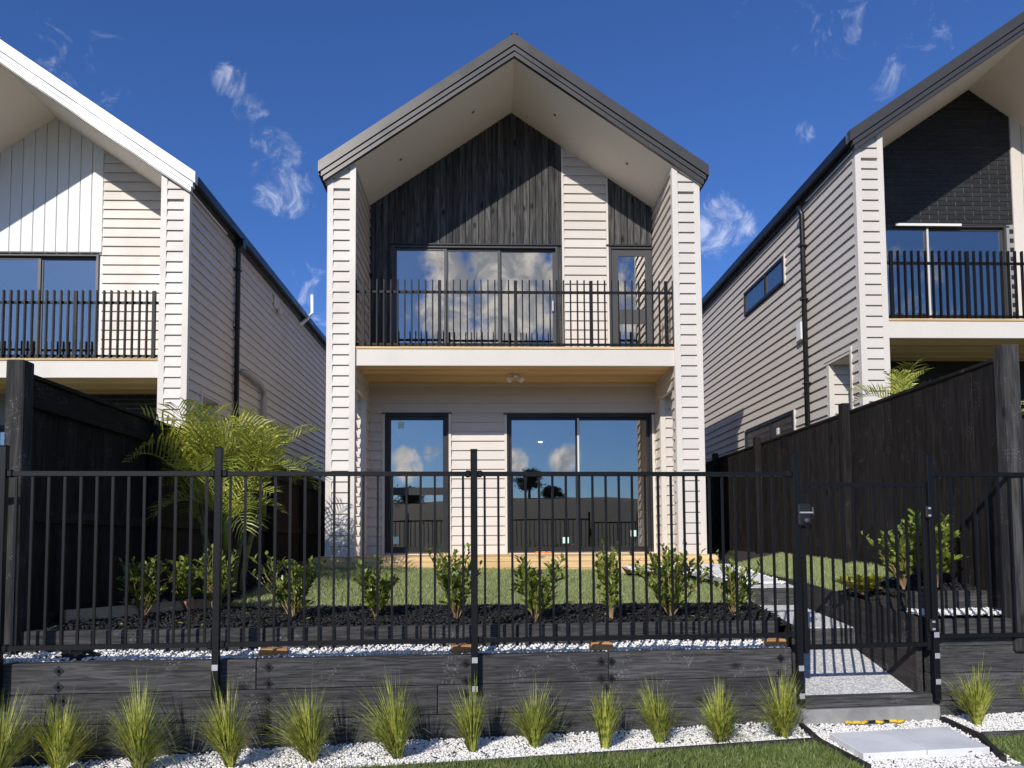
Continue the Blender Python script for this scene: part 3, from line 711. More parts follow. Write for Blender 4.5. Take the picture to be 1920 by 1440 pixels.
box('riser', xedge(7.07)+.03, PX1-.004, 7.062, 7.098, .30, .588, 'sleeper', ST, .004); box('riser', xedge(8.36)-.02, PX1-.005, 8.352, 8.388, .60, .898, 'sleeper', ST, .004)
TH = thing('gate_threshold', 'black sleeper step under the gate on a dirty concrete footing', 'step', tuple(fl(6.4, 0, 0)), None, FANG)
THL = lambda s, o: (s-6.4, o)
box('sleeper', -.56, .54, -.01, .10, .092, .178, 'sleeper', TH, .006, True)
box('footing', -.60, .58, -.045, .12, -.22, .090, 'kerb_concrete', TH, .01, True)
# garden path above the steps: slabs with a band of white pebbles
GP = tag(sheet('garden_path', [(PX0-.02, 8.55, .918), (PX1-.001, 8.55, .918), (PX1-.001, 10.47, 1.078), (1.9, 10.47, 1.078), (1.9, 10.05, 1.052), (PX0-.3, 9.5, 1.005)], 'kerb_concrete'), kind='structure')
for i in range(3):
    y0, y1 = 8.62+i*.62, 9.20+i*.62; zz = lambda y: .918+(y-8.55)*.0833
    v = [(PX0+.02, y0, zz(y0)+.004), (PX1-.12, y0, zz(y0)+.004), (PX1-.12, y1, zz(y1)+.004), (PX0+.02, y1, zz(y1)+.004)]; v += [(a, b, c+.03) for a, b, c in v]
    solid('paving_slab', (v, BOXF), 'paver', GP)
# lower garden path: edging boards, two pavers
e_ = [(2.45, 5.82), (2.43, 4.70)]
def edging(name, pts, label, h0=-.15, h1=.0, w=.035, mat='sleeper_y', zf=None):
    parts = []
    for (a, b) in zip(pts, pts[1:]):
        a, b = Vector((*a, 0)), Vector((*b, 0)); n = (b-a).normalized(); n = Vector((-n.y, n.x, 0))*w/2; zz = zf or zfront
        v = [(*(p+q).xy, zz(p.x, p.y)+h0) for p, q in ((a, -n), (b, -n), (b, n), (a, n))]; v += [(x, y, z-h0+h1) for x, y, z in v]
        parts.append((v, BOXF))
    o = solid(name, merge(parts), mat); return tag(o, label, 'edging')
OB = -.535                                                        # line of the bed's front edging
q = fl(5.62, OB); q2 = fl(6.90, OB-.06)
edging('timber_edging', [tuple(fl(-5, OB).xy), tuple(q.xy)], 'long dark timber edging along the front of the white pebble bed left of the path', -.2, .025, .04, 'sleeper')
edging('timber_edging', [(2.455, 5.80), (q.x+.02, q.y-.02), (2.43, 4.72)], 'dark timber edging along the left of the paved garden path', -.2, .025)
edging('timber_edging', [(3.67, 5.93), (3.62, q2.y), (3.40, 4.84)], 'dark timber edging along the right of the paved garden path', -.2, .03)
edging('timber_edging', [(3.66, q2.y+.02), tuple(fl(10.2, OB-.06).xy)], 'dark timber edging along the pebble bed right of the path', -.2, .03, .04, 'sleeper')
PV = lambda x, y: zfront(x, y)+.035
for k, (pts, lab) in enumerate(((((2.515, 5.443), (2.985, 5.520), (2.965, 4.975), (2.503, 4.925)), 'smooth grey paver inside the left edging of the garden path'), (((2.993, 5.522), (3.50, 5.60), (3.44, 5.03), (2.973, 4.976)), 'smooth grey paver inside the right edging of the garden path'))):
    v = [(x, y, PV(x, y)-.05) for x, y in pts]+[(x, y, PV(x, y)) for x, y in pts]; me = mesh_from(rel(v, (3, 5.2, -.05)), BOXF)
    bm = bmesh.new(); bm.from_mesh(me); bmesh.ops.bevel(bm, geom=bm.edges[:], offset=.004, segments=1, affect='EDGES'); bm.to_mesh(me); bm.free()
    tag(put('paver', me, None, (3, 5.2, -.05), 'paver'), lab, 'paver')
def P_front(o0, o1, s0, s1, dz): return lambda u, v: (lambda p: Vector((p.x, p.y, zfront(p.x, p.y)+dz)))(fl(s0+(s1-s0)*u, o0+(o1-o0)*v))
quadgrid('pebble_base', P_front(OB, .05, -2.6, 5.78, -.03), 'pebble'); quadgrid('pebble_base', P_front(-1.21, .02, 5.78, 6.95, -.035), 'pebble'); quadgrid('pebble_base', P_front(OB-.06, .06, 6.95, 10.2, -.03), 'pebble')
quadgrid('verge', P_front(-1.225, OB-.02, -6.9, 5.70, -.02), 'turf'); quadgrid('verge', P_front(-1.225, OB-.08, 6.85, 12, -.02), 'turf'); quadgrid('verge', P_front(-6.5, -2.7, -6.9, 12, -.06), 'turf')
quadgrid('footpath', P_front(-2.7, -1.225, -6.9, 12, -.012), 'footpath')
# bed and lawns above the walls
XL, XR = -3.6, 4.45
def bedP(x0, x1, o0, o1, f, dz):
    def P(u, v):
        s0, _ = fcoord(x0, 7); s1, _ = fcoord(x1, 7); p = fl(s0+(s1-s0)*u, o0+(o1-o0)*v); x = x0+((x1 if x1 != PX0-.05 else xedge(p.y)-.02)-x0)*u
        return Vector((x, p.y, f(x, p.y)+dz))
    return P
quadgrid('mulch_bed', bedP(XL-2, PX0-.05, .4, 1.95, zbed, -.02), 'soil')
LX0, LX1 = -2.65, 2.9
gridsheet('lawn', LX0, LX1, 7.45, 10.47, lambda x, y: zbed(x, y)-(.06 if fcoord(x, y)[1] < 1.93 else 0) - (.12 if (x > 1.85 and y > 9.95+(x-1.9)*-.4) else 0), 'turf', 40, 24)
gridsheet('side_ground', -4.4, LX0, 7.2, 24, lambda x, y: zbed(x, y)-.03, 'soil', 6, 20)
gridsheet('lawn', PX1+.05, XR, 7.5, 11.0, zright, 'turf', 8, 20)
quadgrid('mulch_bed', bedP(PX1+.05, XR+1, .43, 1.6, zright, -.03), 'soil', 10, 6)
gridsheet('side_ground', 3.2, 5.4, 11.0, 24, zright, 'soil', 6, 10)
sheet('side_ground', [(-2.7, 11.9, 1.0), (3.3, 11.9, 1.0), (3.3, 24, 1.0), (-2.7, 24, 1.0)], 'soil')
sheet('neighbour_ground', [(-14, 6.2, .62), (-3.6, 6.2, .62), (-3.6, 24, .8), (-14, 24, .8)], 'turf'); sheet('neighbour_ground', [(4.5, 7.0, 1.15), (14, 7.0, 1.15), (14, 24, 1.3), (4.5, 24, 1.3)], 'turf')
quadgrid('gravel_base', lambda u, v: (lambda p: Vector((p.x, p.y, .575-.006*((-2.6+8.4*u)-3))))(fl(-2.6+8.4*u, .14+.2*v)), 'pebble', 10, 2)
quadgrid('gravel_base', lambda u, v: (lambda p: Vector((p.x, p.y, .80)))(fl(7.0+3*u, .15+.22*v)), 'pebble', 10, 2)
ledge = edging('timber_edging', [tuple(fl(fcoord(LX0, 7)[0], 1.93).xy), tuple(fl(fcoord(2.85, 7)[0], 1.93).xy)], 'thin dark timber edging between the bark mulch and the main lawn', -.12, .012, .03, 'sleeper', zbed)
edging('timber_edging', [(LX0, 7.45), (LX0, 10.4)], 'thin timber edging along the lawn beside the palm', -.12, .03, .03, 'sleeper_y', zbed)
bed_b = edging('garden_board', [(-3.5, 6.25), (-2.62, 7.35)], 'pale pine board lying behind the shrubs in the mulch', -.02, .11, .035, 'bed_pine', zbed); bed_b['category'] = 'board'

# ------------------------------------------------------------------ loose cover: pebbles, bark, grass
ICO_V = np.array([(0, 0, 1)]+[(math.cos(a)*.894, math.sin(a)*.894, .447) for a in np.arange(5)*2*math.pi/5]+[(math.cos(a)*.894, math.sin(a)*.894, -.447) for a in np.arange(5)*2*math.pi/5+math.pi/5]+[(0, 0, -1)])
ICO_F = np.array([(0, 1+i, 1+(i+1) % 5) for i in range(5)]+[(1+i, 6+i, 1+(i+1) % 5) for i in range(5)]+[(1+(i+1) % 5, 6+i, 6+(i+1) % 5) for i in range(5)]+[(11, 6+(i+1) % 5, 6+i) for i in range(5)])
def rotmats(n, tilt=math.pi):
    a = np.random.rand(n)*2*math.pi; b = (np.random.rand(n)-.5)*2*tilt; c = np.random.rand(n)*2*math.pi
    ca, sa, cb, sb, cc, sc = np.cos(a), np.sin(a), np.cos(b), np.sin(b), np.cos(c), np.sin(c); z = np.zeros(n); o = np.ones(n)
    Rz = np.stack([ca, -sa, z, sa, ca, z, z, z, o], 1).reshape(-1, 3, 3); Rx = np.stack([o, z, z, z, cb, -sb, z, sb, cb], 1).reshape(-1, 3, 3); R2 = np.stack([cc, -sc, z, sc, cc, z, z, z, o], 1).reshape(-1, 3, 3)
    return Rz@Rx@R2
def scatter(P, base_v, base_f, size, tilt, jit=.0):
    n = len(P); R = rotmats(n, tilt); V = np.einsum('nij,nkj->nki', R, base_v[None]*size[:, None, :])
    if jit: V *= 1+(np.random.rand(*V.shape[:2], 1)-.5)*jit
    V = V+P[:, None, :]; k = len(base_v)
    return V.reshape(-1, 3), (base_f[None]+(np.arange(n)*k)[:, None, None]).reshape(-1, base_f.shape[1])
def pebbles(name, pts, r=.0095, label=None):
    P = np.array(pts); n = len(P); sz = np.stack([np.random.uniform(.8, 1.7, n), np.random.uniform(.7, 1.2, n), np.random.uniform(.55, .95, n)], 1)*r
    v, f = scatter(P, ICO_V, ICO_F, sz, .7, .35)
    o = put(name, mesh_np(v, f, name, True), None, (0, 0, 0), 'pebble'); return tag(o, label, 'pebbles', kind='stuff')
def fill(n, s0, s1, o0, o1, fz, skip=None):
    out = []
    for _ in range(n):
        s, o = random.uniform(s0, s1), random.uniform(o0, o1); p = fl(s, o)
        if skip and skip(p.x, p.y, s, o): continue
        out.append((p.x, p.y, fz(p.x, p.y, s, o)))
    return out
rr = random.random
zp = lambda x, y, s, o: zfront(x, y)-.022+rr()*.02+.012*math.sin(s*5.1)*math.sin(o*9)+max(0, o+.12)*.05
pebbles('white_pebbles', fill(21000, -1.6, 5.74, OB+.02, .045, zp), .0098, 'white pebbles around the tussocks left of the path')
inpav = lambda x, y, s, o: (2.50 < x < 3.50 and 4.93+(x-2.5)*.11 < y < 5.44+(x-2.5)*.16) or not (2.46 < x < 3.655-(5.5-y)*.26*(y < 5.5))
pebbles('white_pebbles', fill(6500, 5.6, 6.98, -1.2, -.02, lambda x, y, s, o: zfront(x, y)-.022+rr()*.02, inpav), .0098, 'white pebbles around the two pavers of the garden path')
pebbles('white_pebbles', fill(5200, 6.95, 9.0, OB-.04, .05, lambda x, y, s, o: zfront(x, y)-.02+rr()*.02+max(0, o+.15)*.04, lambda x, y, s, o: x < 3.69), .0098, 'white pebbles around the tussocks right of the path')
pebbles('white_pebbles', fill(6800, -2.0, 5.75, .14, .335, lambda x, y, s, o: .572-.006*(s-3)+rr()*.02+max(0, o-.2)*.22+.016*math.sin(s*4.3)*math.sin(s*1.7)), .0105, 'strip of white pebbles between the two rows of sleepers left of the gate')
pebbles('white_pebbles', fill(2200, 7.0, 9.2, .15, .37, lambda x, y, s, o: .792+rr()*.02+max(0, o-.2)*.15), .0105, 'strip of white pebbles between the sleeper rows right of the gate')
def on_path(n):
    out = []
    for _ in range(n):
        x, y = random.uniform(1.95, PX1), random.uniform(8.6, 10.44)
        if x < 2.9-.0 and y < 9.75-(x-1.9)*.25+(.2 if x < 2.4 else 0): continue
        if PX0+.02 < x < PX1-.12 and (y-8.62) % .62 < .58 and y < 10.45: continue
        out.append((x, y, .918+(y-8.55)*.0833+.004+rr()*.014))
    return out
pebbles('white_pebbles', on_path(2600), .0125, 'white pebbles beside the slabs of the upper garden path')
CHIP_V = np.array([(-1, -.5, -.18), (1, -.35, -.12), (.9, .45, -.2), (-.85, .5, -.12), (-.9, -.4, .15), (.85, -.5, .2), (1, .3, .12), (-1, .42, .2)]); CHIP_F = np.array(BOXF)
def chips(name, pts, label):
    P = np.array(pts); n = len(P); sz = np.stack([np.random.uniform(.6, 1.9, n), np.random.uniform(.5, 1.3, n), np.random.uniform(.5, 1.4, n)], 1)*.019
    v, f = scatter(P, CHIP_V, CHIP_F, sz, 1.0); o = put(name, mesh_np(v, f, name), None, (0, 0, 0), 'mulch_chip'); return tag(o, label, 'bark mulch', kind='stuff')
chips('bark_mulch', fill(13500, -.45, 6.4, .43, 1.92, lambda x, y, s, o: zbed(x, y)-.012+rr()*.03+0.015*math.sin(s*3)*math.sin(o*5), lambda x, y, s, o: x > xedge(y)-.045), 'black bark mulch under the row of shrubs')
chips('bark_mulch', fill(2600, 7.05, 8.3, .46, 1.5, lambda x, y, s, o: zright(x, y)-.02+rr()*.03), 'black bark mulch under the shrubs right of the gate')
chips('bark_mulch', [(x, y, zbed(x, y)-.02+rr()*.03) for x, y in ((random.uniform(-3.55, LX0), random.uniform(7.2, 10.6)) for _ in range(3500))], 'black bark mulch around the palm')
def grass(name, pts, h, w, mat, label, lean=.45):
    P = np.array(pts); n = len(P); a = np.random.rand(n)*2*math.pi; b = np.random.rand(n)*2*math.pi
    H = h*np.random.uniform(.55, 1.25, n); W = w*np.random.uniform(.7, 1.3, n); L = H*np.random.uniform(.1, lean*1.6, n)
    side = np.stack([np.cos(a), np.sin(a), np.zeros(n)], 1)*W[:, None]/2; ld = np.stack([np.cos(b), np.sin(b), np.zeros(n)], 1)*L[:, None]; up = np.zeros((n, 3)); up[:, 2] = H
    v = np.stack([P-side, P+side, P+ld*.4+up*.6+side*.75, P+ld*.4+up*.6-side*.75, P+ld+up], 1).reshape(-1, 3)
    k = np.arange(n)*5; f = np.concatenate([np.stack([k, k+1, k+2], 1), np.stack([k, k+2, k+3], 1), np.stack([k+3, k+2, k+4], 1)])
    o = put(name, mesh_np(v, f, name), None, (0, 0, 0), mat); return tag(o, label, 'grass', kind='stuff')
def lawnpts(n, x0, x1, y0, y1, fz, skip=None):
    out = []
    for _ in range(n):
        x, y = random.uniform(x0, x1), random.uniform(y0, y1)
        if skip and skip(x, y): continue
        out.append((x, y, fz(x, y)-.004))
    return out
grass('lawn_grass', lawnpts(75000, LX0+.02, LX1, 7.3, 10.46, zbed, lambda x, y: fcoord(x, y)[1] < 1.945 or (x > 1.85 and y > 9.80-(x-1.9)*.25)), .042, .006, 'grass_lawn', 'clipped lawn in front of the pine deck')
grass('lawn_grass', lawnpts(22000, PX1+.06, XR-.03, 7.4, 11.0, zright, lambda x, y: y < 7.5+(x-3.55)*.35), .042, .006, 'grass_lawn', 'clipped lawn beside the dark paling fence right of the path')
grass('verge_grass', fill(52000, -2.5, 5.64, -1.22, OB-.025, lambda x, y, s, o: zfront(x, y)-.022, lambda x, y, s, o: x > 2.40), .05, .006, 'grass_verge', 'green verge grass in front of the long timber edging')
grass('verge_grass', fill(13000, 6.7, 9.0, -1.22, OB-.085, lambda x, y, s, o: zfront(x, y)-.022, lambda x, y, s, o: x < 3.66-(5.45-y)*.30), .05, .006, 'grass_verge', 'green verge grass right of the garden path')

# ------------------------------------------------------------------ timber boundary fences
def paling_fence(label, x, sgn, y0, y1, ztop, zbot, posts, zpost, face):
    T = thing('timber_fence', label, 'fence', (x, y0, zbot)); n = int((y1-y0)/.150); p = (y1-y0)/n
    for i in range(n):
        y = y0+i*p; dz = random.uniform(-.006, .004); t = .018+random.uniform(-.002, .003); xa, xb = sorted((x, x+sgn*t))
        put('paling', boxmesh(xb-xa, p-.004, ztop-zbot, 'fence_stain'), T, ((xa+xb)/2, y+p/2, zbot+dz-.01))
    for z in (zbot+.25, (zbot+ztop)/2-.02, ztop-.22):
        xa, xb = sorted((x-sgn*.002, x-sgn*.05)); box('rail', xa, xb, y0, y1, z, z+.09, 'fence_rail', T)
    xa, xb = sorted((x-sgn*.06, x+sgn*.035)); box('capping', xa, xb, y0, y1, ztop+.001, ztop+.035, 'fence_rail', T, .004)
    for yy in posts:
        xa, xb = sorted((x+face*.022, x+face*.122)); box('post', xa, xb, yy-.05, yy+.05, zbot-.3, zpost, 'fence_stain', T, .006)
    return T
FLt = paling_fence('shaded black paling fence beside the palm, with its rails showing', XL, -1, 5.80, 22, 2.745, .55, (7.9, 10.0, 12.1, 14.2, 16.3), 2.74, 1)
box('top_board', XL+.002, XL+.03, 5.82, 22, 2.60, 2.744, 'fence_rail', FLt, .003)
box('end_post', XL-.06, XL+.075, 5.66, 5.795, .45, 2.86, 'post_stain', FLt, .008)
FRt = paling_fence('sunlit black paling fence beside the right-hand lawn', XR, -1, 6.22, 16.5, 2.985, .85, (8.82, 11.75, 13.95), 3.11, -1)
box('end_post', XR-.03, XR+.11, 6.08, 6.215, .5, 3.11, 'post_stain', FRt, .008)

# ------------------------------------------------------------------ black metal fence and gate (in the fence line's own axes)
def picket_panel(T, s0, s1, zt0, zt1, zb0, zb1, n, parent=None):
    parent = parent or T; L = s1-s0
    for nm, a, b, h in (('rail', zt0, zt1, .034), ('rail', zb0, zb1, .034)):
        v = [(s0, -.017, a-h/2), (s1, -.017, b-h/2), (s1, .017, b-h/2), (s0, .017, a-h/2), (s0, -.017, a+h/2), (s1, -.017, b+h/2), (s1, .017, b+h/2), (s0, .017, a+h/2)]
        solid(nm, (v, BOXF), 'metal_black', parent, local=True)
    for i in range(n):
        s = s0+L*(i+.5)/n; k = (s-s0)/L; box('picket', s-.0085, s+.0085, -.0085, .0085, zb0+(zb1-zb0)*k+.0175, zt0+(zt1-zt0)*k-.0175, 'metal_black', parent, 0, True)
def metal_post(T, s, zt, zb, bolts=(), w=.05, off=-.008):
    P = box('post', s-w/2, s+w/2, off-w/2, off+w/2, zb, zt, 'metal_black', T, .003, True)
    c = box('post_cap', -w/2-.002, w/2+.002, -w/2-.002, w/2+.002, zt-zb, zt-zb+.008, 'metal_black', P, .002, True)
    for i, z in enumerate(bolts): box('bolt_plate', -.022, .022, -w/2-.006, -w/2-.0005, z-zb-.022, z-zb+.022, 'galv' if i < 9 else 'metal_black', P, .002, True)
    return P
def clamp(T, s, z, d): box('rail_bracket', s-.02, s+.02, -.026, .026, z-.026, z+.026, 'metal_black', T, .008, True)
MF = thing('metal_fence', 'black metal picket fence on the front retaining wall left of the gate', 'fence', tuple(fl(0, 0, 0)), None, FANG)
zr = lambda s: 1.961+.0036*s; zb = lambda s: .713-.005*s
ps = [-1.75, -.20, 1.285, 3.18, 5.795]
for i, (s, bo) in enumerate(zip(ps, ((), (), (.545,), (.55, .335), (.42, .20)))):
    metal_post(MF, s, 2.155, .31 if s < 5 else .13, bo)
    for d in (-.045, .045):
        if (s == ps[-1] and d > 0): continue
        clamp(MF, s+d, zr(s), d); clamp(MF, s+d, zb(s), d)
for a, b, n in zip(ps, ps[1:], (13, 13, 17, 24)): picket_panel(MF, a+.03, b-.03, zr(a), zr(b), zb(a), zb(b), n)
MR = thing('metal_fence', 'short black metal picket fence between the gate and the sunlit paling fence', 'fence', tuple(fl(0, 0, 0)), None, FANG)
metal_post(MR, 6.975, 2.15, .13, (.66, .49, .28)); metal_post(MR, 8.9, 2.15, .3)
for d in (.045,): clamp(MR, 6.975+d, 1.983, d); clamp(MR, 6.975+d, .645, d)
picket_panel(MR, 7.005, 8.87, 1.984, 1.99, .645, .635, 17)
GT = thing('metal_gate', 'black metal picket gate closed in front of the concrete steps', 'gate', tuple(fl(0, 0, 0)), None, FANG)
a, b = 5.858, 6.925
for s in (a, b): box('stile', s-.016, s+.016, -.016, .016, .535, 1.915, 'metal_black', GT, .002, True)
picket_panel(GT, a+.017, b-.017, 1.896, 1.896, .583, .583, 11)
br = prism([(6.56-.013, 0), (6.6, 0)], 'x', 0, 1)
L_ = box('latch', 5.795, 5.905, -.06, -.026, 1.56, 1.74, 'joinery_black', GT, .012, True)
solid('latch_knob', tubev([(.0, -.017, .04), (0, -.055, .04)], [.022, .018], 12), 'joinery', L_, True, True); box('latch_bolt', -.05, .06, -.03, -.018, .10, .112, 'galv', L_, 0, True)
v_, f_ = tubev([(.045, -.01, .03), (.075, -.02, .09), (.06, -.02, .15)], .007, 6); solid('latch_ring', (v_, f_), 'joinery', L_, True, True)
for z in (1.62, .69):
    h = box('hinge', 6.915, 6.965, -.05, -.02, z, z+.10, 'joinery_black', GT, .008, True)
    for q in (.02, .08): box('hinge_screw', -.012, .012, -.02, -.0155, q-.008, q+.008, 'galv', h, 0, True)

# ------------------------------------------------------------------ odds and ends
def loose(name, vf, mat, label, cat, rz=0, loc=(0, 0, 0), group=None):
    me = mesh_from(*vf, name); o = put(name, me, None, loc, mat); o.rotation_euler = (0, 0, rz); return tag(o, label, cat, group)
def offcut(L, w, h):
    v, f = boxes_mesh([(-L/2, L/2, -w/2, w/2, 0, h)]); v = [(x*(.86 if z > h/2 else 1)+random.uniform(-.008, .008), y+random.uniform(-.004, .004), z+random.uniform(-.004, .004)) for x, y, z in v]
    me = mesh_from(v, f); bm = bmesh.new(); bm.from_mesh(me); bmesh.ops.bevel(bm, geom=bm.edges[:], offset=.005, segments=2, affect='EDGES'); bm.to_mesh(me); bm.free(); return me
for x, y, off, L, lab in ((513, 1222, .19, .22, 'small tan timber offcut on the pebbles beside the palm end of the metal fence'), (868, 1214, .19, .20, 'reddish timber offcut wedged behind the middle metal post'), (1128, 1211, .19, .18, 'orange-brown timber offcut alone on the pebble strip above the paired wall bolts'), (1452, 1206, .2, .18, 'orange-brown timber offcut against the gate post')):
    s, z = onF(x, y, off); p = fl(s, off, .585-.006*(s-3))
    tag(put('timber_offcut', offcut(L, .085, .055), None, p, 'raw_wood', rot=(0, rad(random.uniform(-4, 4)), FANG+rad(random.uniform(-10, 10)))), lab, 'offcut', 'timber offcuts on the pebble strip')
s, z = onF(145, 1222, .2); vv, ff = [], []
bm = bmesh.new(); bmesh.ops.create_icosphere(bm, subdivisions=3, radius=1)
for v in bm.verts:
    r = 1+.25*math.sin(v.co.x*7+v.co.z*9)*.5+.12*math.sin(v.co.y*17+v.co.x*11); v.co = Vector((v.co.x*.15*r, v.co.y*.075*r, max(-.02, v.co.z*.06*r)))
me = bpy.data.meshes.new('sack'); bm.to_mesh(me); bm.free(); tag(put('plastic_bag', me, None, fl(s, .22, .61), 'black_plastic', rot=(0, 0, FANG)), 'crumpled black plastic bag on the pebble strip', 'bag')
rp = []
for i in range(26):
    s = 6.10+.018*i*1.15; p = fl(s, -.13+.012*math.sin(i*.8)); rp.append((p.x, p.y, zfront(p.x, p.y)+.02+.004*math.sin(i*1.7)))
R_ = tag(put('rope', None), 'yellow and black rope lying on the pebbles below the gate step', 'rope'); R_.location = rp[0]; WL[R_.name] = Vector(rp[0])
for i in range(0, 24, 3): tube('rope_length', rp[i:i+4], .012, 'yellow_rope' if (i//3) not in (3, 5) else 'black_plastic', R_, 8)
p = on(860, 1083, Z=.97); lid = solid('drain_lid', merge([tubev([(p.x, p.y, .955), (p.x, p.y, 1.03)], [.27, .27], 28), tubev([(p.x, p.y, 1.0301), (p.x, p.y, 1.045), (p.x, p.y, 1.055)], [.285, .28, .20], 28)]), 'green_lid'); tag(lid, 'round pale green drain cover set in the lawn', 'drain cover')
pot = thing('plant_pots', 'broken terracotta pot pieces and stakes behind the left shrubs', 'pot', (-2.95, 6.95, .75))
for dx, dy, h, t in ((-.10, .0, .15, .25), (.22, .05, .17, -.2)):
    p0 = Vector((-2.95+dx, 6.95+dy, .76)); solid('pot', tubev([p0, p0+Vector((t*.3, 0, h*.9)), p0+Vector((t*.34, 0, h))], [.03, .045, .05], 10), 'terracotta', pot, True)

# ------------------------------------------------------------------ plants
def blades(n, h, spread, lean, w, seed):
    "a tuft of narrow arching blades: three segments each"
    R = np.random.RandomState(seed); V, Fc = [], []
    for i in range(n):
        a = R.uniform(0, 2*math.pi); r0 = R.uniform(0, .028)*1.0; t = R.uniform(0, 1)**.8; tilt = t*spread*(1+.35*math.sin(a+seed)); L = h*R.uniform(.55, 1.1)*(1-.22*t)*(1+.12*math.sin(2*a+seed*1.7))
        d = np.array([math.cos(a), math.sin(a), 0]); side = np.array([-d[1], d[0], 0])*w/2*R.uniform(.7, 1.2); side = side*math.cos(R.uniform(-.9, .9))+d*w/2*.3
        p = d*r0; base = len(V); ang = tilt*.45; curve = tilt*.75+R.uniform(0, .25)*t
        if R.rand() < .09: curve += R.uniform(.4, 1.5)
        if R.rand() < .05: L *= 1.2
        pts = [p]
        for k in range(4):
            ang += curve/4*(.4+k*.35); pts.append(pts[-1]+(d*math.sin(ang)+np.array([lean[0], lean[1], 0])*.12+np.array([0, 0, math.cos(ang)]))*L/4)
        for k, q in enumerate(pts[:-1]): s = side*(1, .95, .75, .45)[k]; V += [q-s, q+s]
        V.append(pts[-1])
        for k in range(3): b = base+2*k; Fc += [(b, b+1, b+3), (b, b+3, b+2)]
        b = base+6; Fc.append((b, b+1, b+2))
    return np.array(V), np.array(Fc)
TUFT = [(-6, 1456, 1312, 1.0, .6, 'tall spreading tussock at the far end of the pebble bed from the gate'), (108, 1448, 1325, .9, .15, 'slim tussock in front of the pair of side-by-side wall bolts nearest the shaded fence'), (262, 1446, 1298, 1.0, 0, 'full tall tussock between the shaded-fence end bolts and the first slim post'),
        (432, 1436, 1302, .75, -.35, 'tussock leaning away from the gate, under the post beside the palm'), (585, 1424, 1298, .95, -.25, 'fan-shaped tussock just past the column of five wall bolts'), (746, 1420, 1284, .85, -.05, 'tall upright tussock under the main window'),
        (886, 1406, 1290, .55, .1, 'narrow tussock at the foot of the middle metal post'), (1003, 1398, 1290, .9, 0, 'tussock on the gate side of the middle metal post'), (1134, 1402, 1288, .45, 0, 'very narrow tussock below the paired wall bolts'),
        (1237, 1390, 1288, .8, -.35, 'tussock leaning away from the gate, just past the paired wall bolts'), (1350, 1389, 1292, 1.15, 0, 'wide low tussock second from the gate'), (1468, 1380, 1265, 1.1, 0, 'large tussock against the gate post'),
        (1832, 1356, 1252, .65, -.05, 'slim tussock right of the garden path'), (1922, 1332, 1243, .7, -.1, 'tussock nearest the foot of the sunlit paling fence')]
for i, (x, y, yt, sp, ln, lab) in enumerate(TUFT):
    p = on(x, y, Z=-.03)
    for _ in range(4): p = on(x, y, Z=zfront(p.x, p.y)+.005)
    h = (y-yt)*p.y/F*1.04
    v, f = blades(int((450 if sp > .6 else 320)*random.uniform(.75, 1.2)), h*1.08, sp*1.15, (ln*2.2+random.uniform(-.5, .5), random.uniform(-.3, .3)), .0092, 100+i); o = put('tussock_plant', mesh_np(v, f, 'tuft'), None, (p.x, p.y, p.z-.01), 'tuft_green'); tag(o, lab, 'tussock', 'tussocks in the white pebbles')
LEAF_V = np.array([(0, 0, 0), (.5, .26, .05), (1, 0, -.03), (.5, -.26, .05), (.5, 0, -.02), (.25, .17, .03), (.25, -.17, .03), (.78, .17, .02), (.78, -.17, .02)]); LEAF_F = np.array([(0, 4, 5), (5, 4, 1), (1, 4, 7), (7, 4, 2), (0, 6, 4), (6, 3, 4), (3, 8, 4), (8, 2, 4)])
